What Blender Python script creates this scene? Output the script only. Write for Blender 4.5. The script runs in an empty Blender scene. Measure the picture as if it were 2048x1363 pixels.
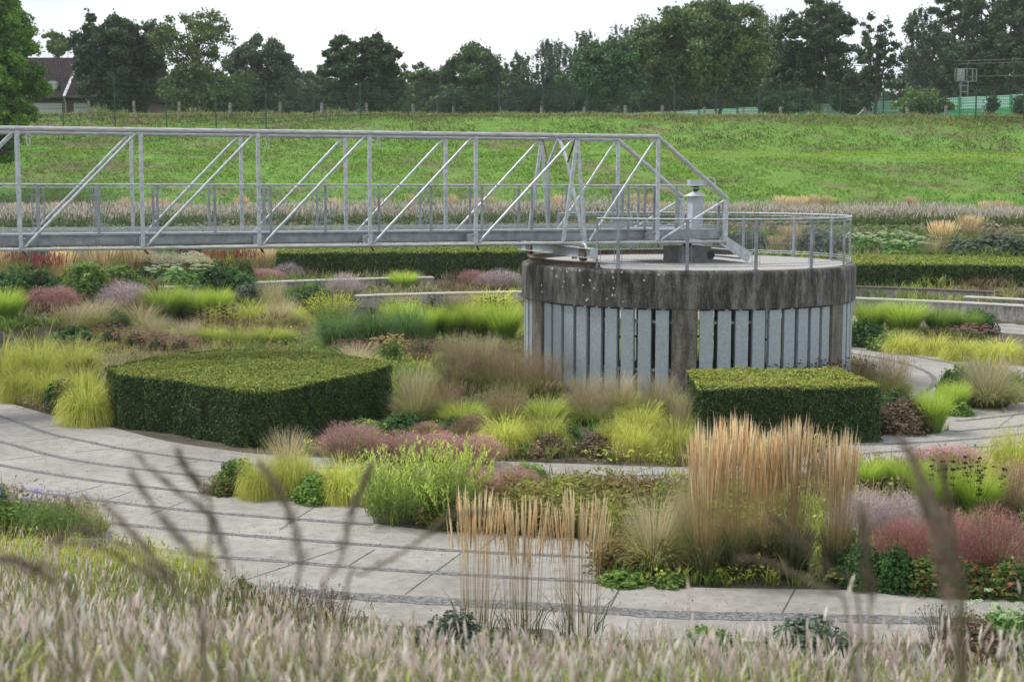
import bpy, bmesh, math, random
import numpy as np
from mathutils import Vector, Matrix, Euler
from mathutils.geometry import tessellate_polygon
R = math.radians
rng = np.random.default_rng(7)
random.seed(7)
scene = bpy.context.scene
COL = scene.collection
EYE = 4.65
F = 3000.0            # focal length in full-resolution pixels (2048 wide)

# ---------------------------------------------------------------- camera
cam_d = bpy.data.cameras.new('camera'); cam = bpy.data.objects.new('camera', cam_d); COL.objects.link(cam)
cam_d.sensor_width = 36; cam_d.lens = F/2048*36
cam_d.clip_start = 0.1; cam_d.clip_end = 3000
PITCH = math.atan(315.5/F)
ROT = Matrix.Rotation(R(90)-PITCH, 3, 'X') @ Matrix.Rotation(R(0.12), 3, 'Z')
cam.matrix_world = Matrix.Translation((0, 0, EYE)) @ ROT.to_4x4()
cam_d.dof.use_dof = True; cam_d.dof.focus_distance = 29; cam_d.dof.aperture_fstop = 3.2
scene.camera = cam
# ---------------------------------------------------------------- world, sun, exposure
SUN_EL, SUN_AZ = R(56), R(-68)      # azimuth measured from +Y towards +X
w = bpy.data.worlds.new('World'); scene.world = w; w.use_nodes = True
nt = w.node_tree; N = nt.nodes; L = nt.links; N.clear()
o = N.new('ShaderNodeOutputWorld'); bg = N.new('ShaderNodeBackground'); sky = N.new('ShaderNodeTexSky')
sky.sky_type = 'NISHITA'; sky.sun_disc = False; sky.sun_elevation = SUN_EL; sky.sun_rotation = SUN_AZ
sky.air_density = 1.0; sky.dust_density = 3.0
tc = N.new('ShaderNodeTexCoord'); mp = N.new('ShaderNodeMapping'); mp.inputs['Scale'].default_value = (1, 1, 3.0)
nz = N.new('ShaderNodeTexNoise'); nz.inputs['Scale'].default_value = 2.2; nz.inputs['Detail'].default_value = 6
cr = N.new('ShaderNodeValToRGB'); cr.color_ramp.elements[0].position = .30; cr.color_ramp.elements[1].position = .52
cr.color_ramp.elements[0].color = (.62, .62, .62, 1); cr.color_ramp.elements[1].color = (1, 1, 1, 1)
mx = N.new('ShaderNodeMixRGB'); mx.inputs[2].default_value = (10.6, 10.8, 11.1, 1)
nz2 = N.new('ShaderNodeTexNoise'); nz2.inputs['Scale'].default_value = 3.6; nz2.inputs['Detail'].default_value = 5; L.new(mp.outputs[0], nz2.inputs['Vector'])
cr2 = N.new('ShaderNodeValToRGB'); cr2.color_ramp.elements[0].position = .42; cr2.color_ramp.elements[1].position = .70
cr2.color_ramp.elements[0].color = (.60, .645, .70, 1); cr2.color_ramp.elements[1].color = (.96, .97, .98, 1); L.new(nz2.outputs['Fac'], cr2.inputs[0])
scl = N.new('ShaderNodeVectorMath'); scl.operation = 'SCALE'; scl.inputs['Scale'].default_value = 11.0; L.new(cr2.outputs[0], scl.inputs[0]); L.new(scl.outputs[0], mx.inputs[2])
bg.inputs['Strength'].default_value = 0.1
L.new(tc.outputs['Generated'], mp.inputs[0]); L.new(mp.outputs[0], nz.inputs['Vector']); L.new(nz.outputs['Fac'], cr.inputs[0])
L.new(cr.outputs[0], mx.inputs[0]); L.new(sky.outputs[0], mx.inputs[1]); L.new(mx.outputs[0], bg.inputs[0]); L.new(bg.outputs[0], o.inputs[0])
sd = bpy.data.lights.new('sun', 'SUN'); sd.energy = 2.3; sd.angle = R(10); sd.color = (1, .96, .88)
so = bpy.data.objects.new('sun', sd); COL.objects.link(so)
so.rotation_euler = Vector((-math.sin(SUN_AZ)*math.cos(SUN_EL), -math.cos(SUN_AZ)*math.cos(SUN_EL), -math.sin(SUN_EL))).to_track_quat('-Z', 'Y').to_euler()
scene.view_settings.view_transform = 'Standard'; scene.view_settings.look = 'None'
scene.view_settings.exposure = 0.50; scene.view_settings.gamma = 1.0
scene.render.resolution_x = 1024; scene.render.resolution_y = 681

# ---------------------------------------------------------------- object helpers
def tag(o, label=None, cat=None, group=None, kind=None):
    if label: o['label'] = label
    if cat: o['category'] = cat
    if group: o['group'] = group
    if kind: o['kind'] = kind
    return o
def thing(name, loc, label, cat, group=None, rz=0):
    o = bpy.data.objects.new(name, None); COL.objects.link(o); o.location = loc; o.rotation_euler.z = rz
    o.empty_display_size = .2
    return tag(o, label, cat, group)
class MB:
    """collects verts / faces / per-vertex colours"""
    def __init__(s): s.v = []; s.f3 = []; s.f4 = []; s.c = []; s.n = 0
    def add(s, V, F4=None, F3=None, C=None):
        V = np.asarray(V, float).reshape(-1, 3)
        if F4 is not None and len(F4): s.f4.append(np.asarray(F4, int).reshape(-1, 4)+s.n)
        if F3 is not None and len(F3): s.f3.append(np.asarray(F3, int).reshape(-1, 3)+s.n)
        s.v.append(V)
        if C is None: C = np.ones((len(V), 3))*.5
        C = np.asarray(C, float)
        if C.ndim == 1: C = np.tile(C, (len(V), 1))
        s.c.append(C); s.n += len(V)
    def mesh(s, name, mat, smooth=False):
        me = bpy.data.meshes.new(name)
        V = np.concatenate(s.v) if s.v else np.zeros((0, 3))
        f4 = np.concatenate(s.f4) if s.f4 else np.zeros((0, 4), int)
        f3 = np.concatenate(s.f3) if s.f3 else np.zeros((0, 3), int)
        loops = np.concatenate([f4.ravel(), f3.ravel()]).astype(np.int32)
        starts = np.concatenate([np.arange(len(f4))*4, len(f4)*4+np.arange(len(f3))*3]).astype(np.int32)
        me.vertices.add(len(V)); me.vertices.foreach_set('co', V.astype(np.float32).ravel())
        me.loops.add(len(loops)); me.loops.foreach_set('vertex_index', loops)
        me.polygons.add(len(starts)); me.polygons.foreach_set('loop_start', starts)
        me.polygons.foreach_set('use_smooth', np.full(len(starts), bool(smooth)))
        ca = me.color_attributes.new('Col', 'FLOAT_COLOR', 'POINT')
        C = np.concatenate(s.c); C = np.hstack([C, np.ones((len(C), 1))]).astype(np.float32)
        ca.data.foreach_set('color', C.ravel())
        me.update(calc_edges=True)
        if mat: me.materials.append(mat)
        return me
    def build(s, name, mat, parent=None, smooth=False, local=True):
        me = s.mesh(name, mat, smooth)
        ob = bpy.data.objects.new(name, me); COL.objects.link(ob)
        if parent:
            ob.parent = parent
            if not local: ob.matrix_parent_inverse = parent.matrix_basis.inverted()
        return ob
    # --- solids
    def box(s, c, size, rz=0, ax=None, C=None):
        hx, hy, hz = [a/2 for a in size]
        P = np.array([[x, y, z] for x in (-hx, hx) for y in (-hy, hy) for z in (-hz, hz)])
        if ax is not None: P = P @ np.array(ax)            # rows = local axes
        elif rz: P = P @ np.array([[math.cos(rz), math.sin(rz), 0], [-math.sin(rz), math.cos(rz), 0], [0, 0, 1]])
        Q = [[0, 1, 3, 2], [4, 6, 7, 5], [0, 4, 5, 1], [2, 3, 7, 6], [0, 2, 6, 4], [1, 5, 7, 3]]
        s.add(P+np.array(c), Q, C=C); return s
    def beam(s, a, b, wid, hei, C=None):
        """rectangular bar from a to b"""
        a = np.array(a, float); b = np.array(b, float); d = b-a; l = np.linalg.norm(d); d /= l
        up = np.array([0, 0, 1.]);
        if abs(d[2]) > .95: up = np.array([-.322, .947, 0])
        sd = np.cross(d, up); sd /= np.linalg.norm(sd); u2 = np.cross(sd, d)
        return s.box((a+b)/2, (l, wid, hei), ax=[d, sd, u2], C=C)
    def tube(s, pts, r, n=10, C=None, cap=True):
        P = np.array(pts, float); m = len(P)
        r = np.ones(m)*r if np.isscalar(r) else np.array(r, float)
        T = np.gradient(P, axis=0); T /= np.linalg.norm(T, axis=1)[:, None]+1e-9
        ref = np.array([0, 0, 1.]) if abs(T[0][2]) < .9 else np.array([1., 0, 0])
        V = []
        a = np.arange(n)*2*math.pi/n
        for i in range(m):
            sdv = np.cross(T[i], ref); sdv /= np.linalg.norm(sdv)+1e-9; u = np.cross(sdv, T[i])
            V.append(P[i]+r[i]*(np.cos(a)[:, None]*sdv+np.sin(a)[:, None]*u))
        V = np.concatenate(V); Q = []
        for i in range(m-1):
            for j in range(n): Q.append([i*n+j, i*n+(j+1) % n, (i+1)*n+(j+1) % n, (i+1)*n+j])
        F3 = []
        if cap:
            V = np.vstack([V, P[0], P[-1]]); k = m*n
            for j in range(n):
                F3.append([(j+1) % n, j, k]); F3.append([(m-1)*n+j, (m-1)*n+(j+1) % n, k+1])
        s.add(V, Q, F3, C=C); return s
    def arcwall(s, c, r0, r1, a0, a1, z0, z1, n=48, C=None):
        A = np.linspace(a0, a1, n+1); V = []
        for a in A:
            for r, z in ((r0, z0), (r1, z0), (r1, z1), (r0, z1)): V.append([c[0]+r*math.cos(a), c[1]+r*math.sin(a), z])
        Q = []
        for i in range(n):
            b = i*4
            for j in range(4): Q.append([b+j, b+(j+1) % 4, b+4+(j+1) % 4, b+4+j])
        Q += [[3, 2, 1, 0], [n*4, n*4+1, n*4+2, n*4+3]]
        s.add(V, Q, C=C); return s
def copy_thing(root, parts=True):
    r = root.copy(); COL.objects.link(r)
    for ch in list(root.children):
        c = ch.copy(); COL.objects.link(c); c.parent = r
        for g in list(ch.children):
            d = g.copy(); COL.objects.link(d); d.parent = c
    return r

# ---------------------------------------------------------------- materials
def new_mat(name):
    m = bpy.data.materials.new(name); m.use_nodes = True; t = m.node_tree
    b = t.nodes['Principled BSDF']; return m, t.nodes, t.links, b
def ramp(N, pts):
    r = N.new('ShaderNodeValToRGB'); e = r.color_ramp.elements
    while len(e) < len(pts): e.new(.5)
    for k, (p, c) in enumerate(pts): e[k].position = p; e[k].color = (*c, 1)
    return r
def noise(N, L, scale, detail=5, vec=None, sc=None, rough=.55):
    t = N.new('ShaderNodeTexNoise'); t.inputs['Scale'].default_value = scale; t.inputs['Detail'].default_value = detail
    t.inputs['Roughness'].default_value = rough
    g = N.new('ShaderNodeNewGeometry') if vec is None else None
    v = g.outputs['Position'] if g else vec
    if sc:
        mp = N.new('ShaderNodeMapping'); mp.inputs['Scale'].default_value = sc; L.new(v, mp.inputs[0]); v = mp.outputs[0]
    L.new(v, t.inputs['Vector']); return t
def bump(N, L, b, src, strength=.3, dist=.02):
    bp = N.new('ShaderNodeBump'); bp.inputs['Strength'].default_value = strength; bp.inputs['Distance'].default_value = dist
    L.new(src, bp.inputs['Height']); L.new(bp.outputs[0], b.inputs['Normal'])
def mixc(N, L, a, b, fac, mode='MIX'):
    m = N.new('ShaderNodeMixRGB'); m.blend_type = mode
    for i, v in ((0, fac), (1, a), (2, b)):
        if isinstance(v, (int, float)): m.inputs[i].default_value = v
        elif isinstance(v, tuple): m.inputs[i].default_value = (*v, 1)
        else: L.new(v, m.inputs[i])
    return m.outputs[0]
def simple(name, c1, c2, scale=3, rough=.7, metal=0, bmp=.2, bs=40, sc=None, spec=None):
    m, N, L, b = new_mat(name)
    n = noise(N, L, scale, 6, sc=sc); r = ramp(N, [(.35, c1), (.65, c2)]); L.new(n.outputs['Fac'], r.inputs[0]); L.new(r.outputs[0], b.inputs['Base Color'])
    b.inputs['Roughness'].default_value = rough; b.inputs['Metallic'].default_value = metal
    if spec is not None: b.inputs['Specular IOR Level'].default_value = spec
    if bmp:
        n2 = noise(N, L, bs, 4); bump(N, L, b, n2.outputs['Fac'], bmp)
    return m
def foliage_mat(name, transl=.3, vari=.25, rough=.55):
    m, N, L, b = new_mat(name)
    a = N.new('ShaderNodeAttribute'); a.attribute_name = 'Col'
    oi = N.new('ShaderNodeObjectInfo')
    mr = N.new('ShaderNodeMapRange'); mr.inputs['To Min'].default_value = 1-vari; mr.inputs['To Max'].default_value = 1+vari
    L.new(oi.outputs['Random'], mr.inputs['Value'])
    hs = N.new('ShaderNodeHueSaturation'); L.new(a.outputs['Color'], hs.inputs['Color']); L.new(mr.outputs[0], hs.inputs['Value'])
    L.new(hs.outputs[0], b.inputs['Base Color']); b.inputs['Roughness'].default_value = rough
    b.inputs['Specular IOR Level'].default_value = .25
    tr = N.new('ShaderNodeBsdfTranslucent'); L.new(hs.outputs[0], tr.inputs[0])
    ms = N.new('ShaderNodeMixShader'); ms.inputs[0].default_value = transl
    L.new(b.outputs[0], ms.inputs[1]); L.new(tr.outputs[0], ms.inputs[2]); L.new(ms.outputs[0], N['Material Output'].inputs['Surface'])
    return m
M = {}
M['leaf'] = foliage_mat('leaf_and_blade', .42, .2)
M['tree_leaf'] = foliage_mat('tree_leaves', .22, .12, .5)
M['hedge_leaf'] = foliage_mat('yew_needles', .12, .05, .5)
M['bark'] = simple('bark', (.05, .045, .035), (.12, .105, .085), 2, .9, bmp=.5, bs=12)
M['steel'] = simple('galvanised_steel', (.33, .37, .40), (.54, .57, .60), 11, .45, .35, .08, 60)
M['steel_dark'] = simple('weathered_steel', (.20, .22, .245), (.32, .35, .375), 5, .55, .35, .1, 60)
M['chord'] = simple('weathered_tube', (.30, .31, .32), (.50, .51, .52), 9, .5, .3, .15, 40, sc=(.6, .6, 4))
M['rust'] = simple('rusty_iron', (.07, .055, .045), (.17, .13, .10), 12, .8, .2, .3, 60)
M['zinc'] = simple('zinc_sheet', (.31, .37, .41), (.42, .475, .515), 22, .5, .15, .03, 60)
M['gravel_roof'] = simple('roof_gravel', (.20, .19, .185), (.46, .44, .42), 26, .95, 0, .6, 60)
M['block'] = simple('grey_concrete_block', (.17, .175, .17), (.28, .28, .27), 4, .9, 0, .2, 60)
M['cabinet'] = simple('white_grey_enamel', (.36, .39, .42), (.46, .49, .52), 5, .5, 0, .02, 40)
M['black'] = simple('black_grease', (.015, .015, .015), (.04, .04, .04), 8, .6, 0, .1)
M['fence_green'] = simple('fence_green', (.015, .05, .035), (.03, .08, .055), 3, .5, .1, 0)
M['post_grey'] = simple('weathered_post', (.20, .185, .165), (.36, .34, .31), 4, .9, 0, .3, 30)
M['brick'] = simple('brown_brick', (.10, .06, .055), (.17, .11, .10), 6, .9, 0, .1)
M['shutter'] = simple('white_shutter', (.42, .44, .48), (.52, .54, .58), 1, .6, 0, 0, sc=(.1, .1, 40))
M['aqua'] = simple('aqua_panel', (.30, .55, .47), (.40, .65, .56), 1.2, .5, 0, 0, sc=(.3, .3, 14))
M['green_panel'] = simple('green_panel', (.05, .28, .12), (.08, .36, .16), 1.2, .5, 0, 0, sc=(.3, .3, 14))
M['green_post'] = simple('green_barrier_post', (.03, .20, .08), (.05, .26, .11), 2, .5, 0, 0)
M['hedge_core'] = simple('yew_twigs', (.012, .02, .008), (.03, .045, .015), 20, .9, 0, .5, 30)
# roof tiles
m, N_, L_, b = new_mat('roof_tiles'); br = N_.new('ShaderNodeTexBrick'); g = N_.new('ShaderNodeTexCoord')
br.inputs['Scale'].default_value = 2.2; br.inputs['Color1'].default_value = (.028, .022, .025, 1); br.inputs['Color2'].default_value = (.048, .036, .039, 1)
br.inputs['Mortar'].default_value = (.012, .009, .01, 1); br.inputs['Mortar Size'].default_value = .06; br.inputs['Brick Width'].default_value = .6; br.inputs['Row Height'].default_value = .5
L_.new(g.outputs['Object'], br.inputs['Vector']); mpp = N_.new('ShaderNodeMapping'); mpp.inputs['Rotation'].default_value = (R(90), 0, 0)
L_.new(g.outputs['Object'], mpp.inputs[0]); L_.new(mpp.outputs[0], br.inputs['Vector']); L_.new(br.outputs[0], b.inputs['Base Color']); b.inputs['Roughness'].default_value = .9; b.inputs['Specular IOR Level'].default_value = .1
M['tiles'] = m
# glass for house windows
m, N_, L_, b = new_mat('window_glass'); b.inputs['Base Color'].default_value = (.03, .035, .04, 1); b.inputs['Roughness'].default_value = .08; M['glass'] = m
# path concrete
m, N_, L_, b = new_mat('path_concrete')
n1 = noise(N_, L_, .5, 6); n2 = noise(N_, L_, 5, 8, rough=.7); n3 = noise(N_, L_, 60, 3)
r1 = ramp(N_, [(.3, (.235, .222, .205)), (.7, (.345, .328, .305))]); L_.new(n1.outputs['Fac'], r1.inputs[0])
r2 = ramp(N_, [(.3, (.66, .66, .65)), (.58, (1, 1, 1))]); L_.new(n2.outputs['Fac'], r2.inputs[0])
c = mixc(N_, L_, r1.outputs[0], r2.outputs[0], 1.0, 'MULTIPLY')
r3 = ramp(N_, [(.36, (.7, .7, .7)), (.44, (1, 1, 1))]); L_.new(n3.outputs['Fac'], r3.inputs[0])
c = mixc(N_, L_, c, r3.outputs[0], .6, 'MULTIPLY'); L_.new(c, b.inputs['Base Color']); b.inputs['Roughness'].default_value = .85; bump(N_, L_, b, n2.outputs['Fac'], .15, .01)
M['path'] = m
# gravel
m, N_, L_, b = new_mat('joint_gravel'); vo = N_.new('ShaderNodeTexVoronoi'); vo.inputs['Scale'].default_value = 35
g = N_.new('ShaderNodeNewGeometry'); L_.new(g.outputs['Position'], vo.inputs['Vector'])
r1 = ramp(N_, [(.0, (.075, .073, .072)), (.5, (.13, .13, .132)), (1, (.24, .24, .245))]); sp = N_.new('ShaderNodeSeparateColor'); L_.new(vo.outputs['Color'], sp.inputs[0]); L_.new(sp.outputs[0], r1.inputs[0])
L_.new(r1.outputs[0], b.inputs['Base Color']); b.inputs['Roughness'].default_value = .9; bump(N_, L_, b, vo.outputs['Distance'], .8, .02); M['gravel'] = m
M['soil'] = simple('planting_soil', (.045, .035, .025), (.11, .09, .065), 4, .95, 0, .6, 14)
M['joint'] = simple('slab_joint', (.06, .055, .05), (.12, .11, .10), 4, .95, 0, 0)
# wall concrete with drip streaks
def streak_concrete(name, base, dark, light, moss=None, lichen=False):
    m, N, L, b = new_mat(name)
    n1 = noise(N, L, 4.2, 8, sc=(1, 1, .22), rough=.75); n2 = noise(N, L, 26, 8, sc=(1, 1, .8), rough=.8); n3 = noise(N, L, .8, 3)
    r1 = ramp(N, [(.40, dark), (.5, base), (.61, light)]); L.new(n1.outputs['Fac'], r1.inputs[0])
    r2 = ramp(N, [(.36, (.42, .42, .42)), (.6, (1.15, 1.15, 1.15))]); L.new(n2.outputs['Fac'], r2.inputs[0])
    c = mixc(N, L, r1.outputs[0], r2.outputs[0], .85, 'MULTIPLY')
    if moss:
        r3 = ramp(N, [(.52, (0, 0, 0)), (.75, (.55, .55, .55))]); L.new(n3.outputs['Fac'], r3.inputs[0]); c = mixc(N, L, c, moss, r3.outputs[0])
        nn = noise(N, L, 6, 6, sc=(1, 1, .08)); r4 = ramp(N, [(.62, (0, 0, 0)), (.7, (.7, .7, .7))]); L.new(nn.outputs['Fac'], r4.inputs[0]); c = mixc(N, L, c, (.018, .018, .016), r4.outputs[0])
    if lichen:
        vo = N.new('ShaderNodeTexVoronoi'); vo.inputs['Scale'].default_value = 46; g = N.new('ShaderNodeNewGeometry'); L.new(g.outputs['Position'], vo.inputs['Vector'])
        r5 = ramp(N, [(.16, (1, 1, 1)), (.3, (0, 0, 0))]); L.new(vo.outputs['Distance'], r5.inputs[0])
        sp = N.new('ShaderNodeSeparateColor'); L.new(vo.outputs['Color'], sp.inputs[0])
        gt = N.new('ShaderNodeMath'); gt.operation = 'GREATER_THAN'; gt.inputs[1].default_value = .80; L.new(sp.outputs[0], gt.inputs[0])
        mu = N.new('ShaderNodeMath'); mu.operation = 'MULTIPLY'; L.new(gt.outputs[0], mu.inputs[0]); L.new(r5.outputs[0], mu.inputs[1])
        c = mixc(N, L, c, (.33, .30, .24), mu.outputs[0])
    L.new(c, b.inputs['Base Color']); b.inputs['Roughness'].default_value = .92; bump(N, L, b, n2.outputs['Fac'], .35, .02)
    return m
M['drum'] = streak_concrete('weathered_drum_concrete', (.105, .102, .095), (.03, .03, .029), (.23, .225, .21), (.06, .056, .042), True)
M['pillar'] = streak_concrete('exposed_aggregate_pillar', (.17, .155, .13), (.09, .083, .07), (.25, .23, .19), None, True)
M['wall'] = streak_concrete('bench_wall_concrete', (.30, .29, .27), (.16, .155, .15), (.42, .41, .39))
M['lichen'] = simple('pale_lichen', (.45, .45, .43), (.62, .62, .60), 30, .95, 0, .2)
M['coping'] = simple('pale_coping', (.42, .40, .37), (.58, .55, .51), 3, .9, 0, .1)
M['bench_wood'] = simple('dark_bench_boards', (.07, .05, .045), (.13, .10, .09), 5, .8, 0, .2, sc=(1, 1, 1))
# terrain: soil in the basin, grass on the bank and beyond
m, N_, L_, b = new_mat('terrain_ground')
g = N_.new('ShaderNodeNewGeometry'); sx = N_.new('ShaderNodeSeparateXYZ'); L_.new(g.outputs['Position'], sx.inputs[0])
n1 = noise(N_, L_, .12, 5); n2 = noise(N_, L_, 1.6, 8, rough=.7); n3 = noise(N_, L_, .5, 4, sc=(.35, 1, 1))
rg = ramp(N_, [(.3, (.08, .17, .02)), (.5, (.11, .22, .025)), (.7, (.15, .27, .03))]); L_.new(n2.outputs['Fac'], rg.inputs[0])
rb = ramp(N_, [(.5, (0, 0, 0)), (.66, (1, 1, 1))]); L_.new(n3.outputs['Fac'], rb.inputs[0])
c = mixc(N_, L_, rg.outputs[0], (.14, .13, .055), rb.outputs[0])
mr = N_.new('ShaderNodeMapRange'); mr.inputs['From Min'].default_value = 76; mr.inputs['From Max'].default_value = 78; L_.new(sx.outputs['Y'], mr.inputs['Value'])
rs = ramp(N_, [(.35, (.045, .036, .025)), (.65, (.11, .095, .06))]); L_.new(n2.outputs['Fac'], rs.inputs[0])
c = mixc(N_, L_, rs.outputs[0], c, mr.outputs[0]); L_.new(c, b.inputs['Base Color']); b.inputs['Roughness'].default_value = .95; bump(N_, L_, b, n2.outputs['Fac'], .8, .15)
M['terrain'] = m

# ---------------------------------------------------------------- terrain function and picture-to-ground lookup
CX, CY = 4.16, 35.7                       # centre of the round basin
def smooth(t): t = np.clip(t, 0, 1); return t*t*(3-2*t)
NR = ([0, 20.9, 25.7, 28.7, 31.7, 36, 60], [0, 0, .72, 1.6, 2.3, 2.8, 3.2])
FR = ([0, 19.45, 19.55, 22.4, 22.6, 24.5, 28, 31, 31.2, 37.4, 37.6, 43, 60], [0, 0, .42, .7, .92, .95, 1.2, 1.75, 1.95, 2.35, 2.55, 2.7, 2.8])
def vnoise(x, y, s=1.0, seed=0.0):
    x = np.asarray(x)*s+seed; y = np.asarray(y)*s+seed*1.7
    return (np.sin(x*1.3+1.7*np.sin(y*.9+.3))+np.sin(y*1.7+1.3*np.sin(x*1.1+2))+.5*np.sin(x*3.1+y*2.3+1.1*np.sin(y*2.9))+.5*np.sin(x*4.3-y*3.7))/3
def height(x, y):
    x = np.asarray(x, float); y = np.asarray(y, float)
    r = np.hypot(x-CX, y-CY)
    wf = smooth((y-28)/14)
    h = (1-wf)*np.interp(r, *NR)+wf*np.interp(r, *FR)
    # bank behind the basin
    yy = y+.9*vnoise(x, y*0, .12)-.0016*(x)**2*.3
    bank = np.interp(yy, [76, 79, 88, 92.5, 98.5, 104, 112, 400, 3000], [0, .15, 3.35, 3.75, 6.2, 6.25, 4.9, 4.9, 4.9])
    left = smooth((-x-6)/25)*smooth((yy-85)/4)*smooth((97-yy)/5)
    h = np.where(y > 70, np.minimum(h, 2.75)+bank+left*.25, h)
    far = smooth((yy-77)/2)*smooth((100-yy)/2)
    return h+far*(.13*vnoise(x, y, .8, 3)+.07*vnoise(x, y, 2.6, 8))
def ray(px, py):
    d = ROT @ Vector(((px-1024)/F, (681.5-py)/F, -1)); return d
def pick(px, py, zoff=0.0):
    """ground point seen at a picture position"""
    d = ray(px, py); t = 1.5; last = 0
    while t < 400:
        x, y, z = d.x*t, d.y*t, EYE+d.z*t
        if z <= float(height(x, y))+zoff: break
        last = t; t *= 1.012
    lo, hi = last, t
    for _ in range(18):
        m_ = (lo+hi)/2
        if EYE+d.z*m_ <= float(height(d.x*m_, d.y*m_))+zoff: hi = m_
        else: lo = m_
    return Vector((d.x*hi, d.y*hi, EYE+d.z*hi))
def flat(px, py, z=0.0):
    d = ray(px, py); t = (z-EYE)/d.z; return Vector((d.x*t, d.y*t, z))
def at(px, py, Y):
    d = ray(px, py); t = Y/d.y; return Vector((d.x*t, Y, EYE+d.z*t))

def grid_mesh(xs, ys, name):
    X, Y = np.meshgrid(xs, ys); Z = height(X, Y); mb = MB()
    nx, ny = len(xs), len(ys)
    i = np.arange(nx*ny).reshape(ny, nx); Q = np.stack([i[:-1, :-1], i[:-1, 1:], i[1:, 1:], i[1:, :-1]], -1).reshape(-1, 4)
    mb.add(np.stack([X, Y, Z], -1), Q); ob = mb.build(name, M['terrain'], smooth=True); tag(ob, kind='structure'); return ob
xs = np.concatenate([[-1500, -700, -350, -180, -110], np.arange(-75, 76, .6), [110, 180, 350, 700, 1500]])
ys = np.concatenate([[-60, -30, -15], np.arange(-8, 114, .5), [116, 120, 130, 150, 200, 300, 600, 1200, 2500]])
grid_mesh(xs, ys, 'ground')

# ---------------------------------------------------------------- paths, gravel joints, beds
def catmull(P, n=8):
    P = [Vector(p) for p in P]; Q = [P[0]*2-P[1]]+P+[P[-1]*2-P[-2]]; out = []
    for i in range(1, len(Q)-2):
        for k in range(n):
            t = k/n; a, b, c, d = Q[i-1:i+3]
            out.append(.5*((2*b)+(c-a)*t+(2*a-5*b+4*c-d)*t*t+(3*b-a-3*c+d)*t**3))
    out.append(Q[-2]); return out
def sheet(name, pts, z, mat, kind='structure', thick=0.0):
    P = [Vector((p[0], p[1], z)) for p in pts]; tris = tessellate_polygon([P]); mb = MB()
    F3 = []
    for t in tris:
        a, b, c = [P[i] for i in t]
        F3.append(t if (b-a).cross(c-a).z > 0 else t[::-1])
    mb.add([tuple(p) for p in P], F3=F3)
    if thick:
        n = len(P); V = [tuple(p) for p in P]+[(p.x, p.y, z-thick) for p in P]
        mb.add(V, [[i, (i+1) % n, n+(i+1) % n, n+i] for i in range(n)])
    ob = mb.build(name, mat); tag(ob, kind=kind); return ob
def strip(mb, pts, wid, z):
    P = np.array([[p[0], p[1]] for p in pts]); T = np.gradient(P, axis=0); T /= np.linalg.norm(T, axis=1)[:, None]
    Nn = np.stack([-T[:, 1], T[:, 0]], 1); wv = wid/2*(1+.12*np.sin(np.arange(len(P))*2.3))[:, None]
    V = np.concatenate([np.column_stack([P-Nn*wv, np.full(len(P), z)]), np.column_stack([P+Nn*wv, np.full(len(P), z)])])
    n = len(P); i = np.arange(n-1); mb.add(V, np.stack([i, i+1, n+i+1, n+i], 1))
px2 = lambda L_, z=0: [flat(x, y, z) for x, y in L_]
# polygons in picture coordinates, laid on the basin floor
PATH_A = [(-260, 790), (-100, 797), (0, 803), (100, 830), (210, 852), (330, 882), (440, 899), (540, 911), (700, 917), (860, 920), (1004, 923), (1200, 930), (1381, 935), (1560, 925), (1700, 885), (1766, 871), (1830, 868), (1898, 862), (1895, 835), (1909, 821), (1980, 813), (2047, 805), (2150, 790), (2260, 770),
          (2330, 830), (2150, 885), (2047, 903), (1979, 912), (1860, 922), (1762, 930), (1600, 948), (1400, 962), (1250, 968), (1080, 962), (900, 950), (740, 944), (620, 950), (500, 960), (430, 975), (398, 987), (553, 1000), (697, 1012), (740, 1020), (748, 1048), (864, 1061), (1030, 1070), (1219, 1081), (1185, 1168), (1348, 1175), (1700, 1181), (2047, 1185), (2300, 1182),
          (2330, 1262), (2047, 1282), (1700, 1290), (1400, 1292), (1000, 1280), (700, 1252), (520, 1222), (440, 1190), (430, 1150), (300, 1118), (160, 1100), (0, 1085), (-160, 1062), (-330, 1030)]
ISLAND = [(-300, 960), (-100, 982), (60, 1003), (150, 1018), (215, 1046), (200, 1070), (120, 1082), (20, 1074), (-150, 1050), (-300, 1020)]
PATH_B = [(1640, 672), (1706, 684), (1788, 692), (1898, 706), (1972, 718), (2060, 735), (2170, 760), (2100, 775), (1985, 740), (1942, 734), (1905, 748), (1885, 775), (1893, 800), (1900, 830), (1880, 866), (1770, 872), (1800, 830), (1815, 800), (1790, 770), (1750, 745), (1700, 722), (1640, 715)]
SHARP = {(398, 987), (740, 1020), (748, 1048), (1219, 1081), (1185, 1168), (1898, 862), (1909, 821)}
def outline(L_, n):
    out = []; seg = []; LL = L_+[L_[0]]
    for q in LL:
        seg.append(flat(*q))
        if q in SHARP and len(seg) > 1: out += catmull(seg, n)[:-1]; seg = [flat(*q)]
    out += catmull(seg, n)[:-1]; return out
pa = outline(PATH_A, 3)
sheet('paved_path', pa, .012, M['path'])
pb = catmull(px2(PATH_B)+[px2(PATH_B)[0]], 4)[:-1]
sheet('paved_path', pb, .008, M['path'])
isl = catmull(px2(ISLAND)+[px2(ISLAND)[0]], 3)[:-1]
sheet('planting_bed', isl, .03, M['soil'], thick=.03)
ringp = [(CX+r_*math.cos(R(a)), CY+r_*math.sin(R(a))) for r_, A in ((19.3, range(-8, 101, 3)), (15.9, range(100, -9, -3))) for a in A]
sheet('paved_path', ringp, .006, M['path'])
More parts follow.
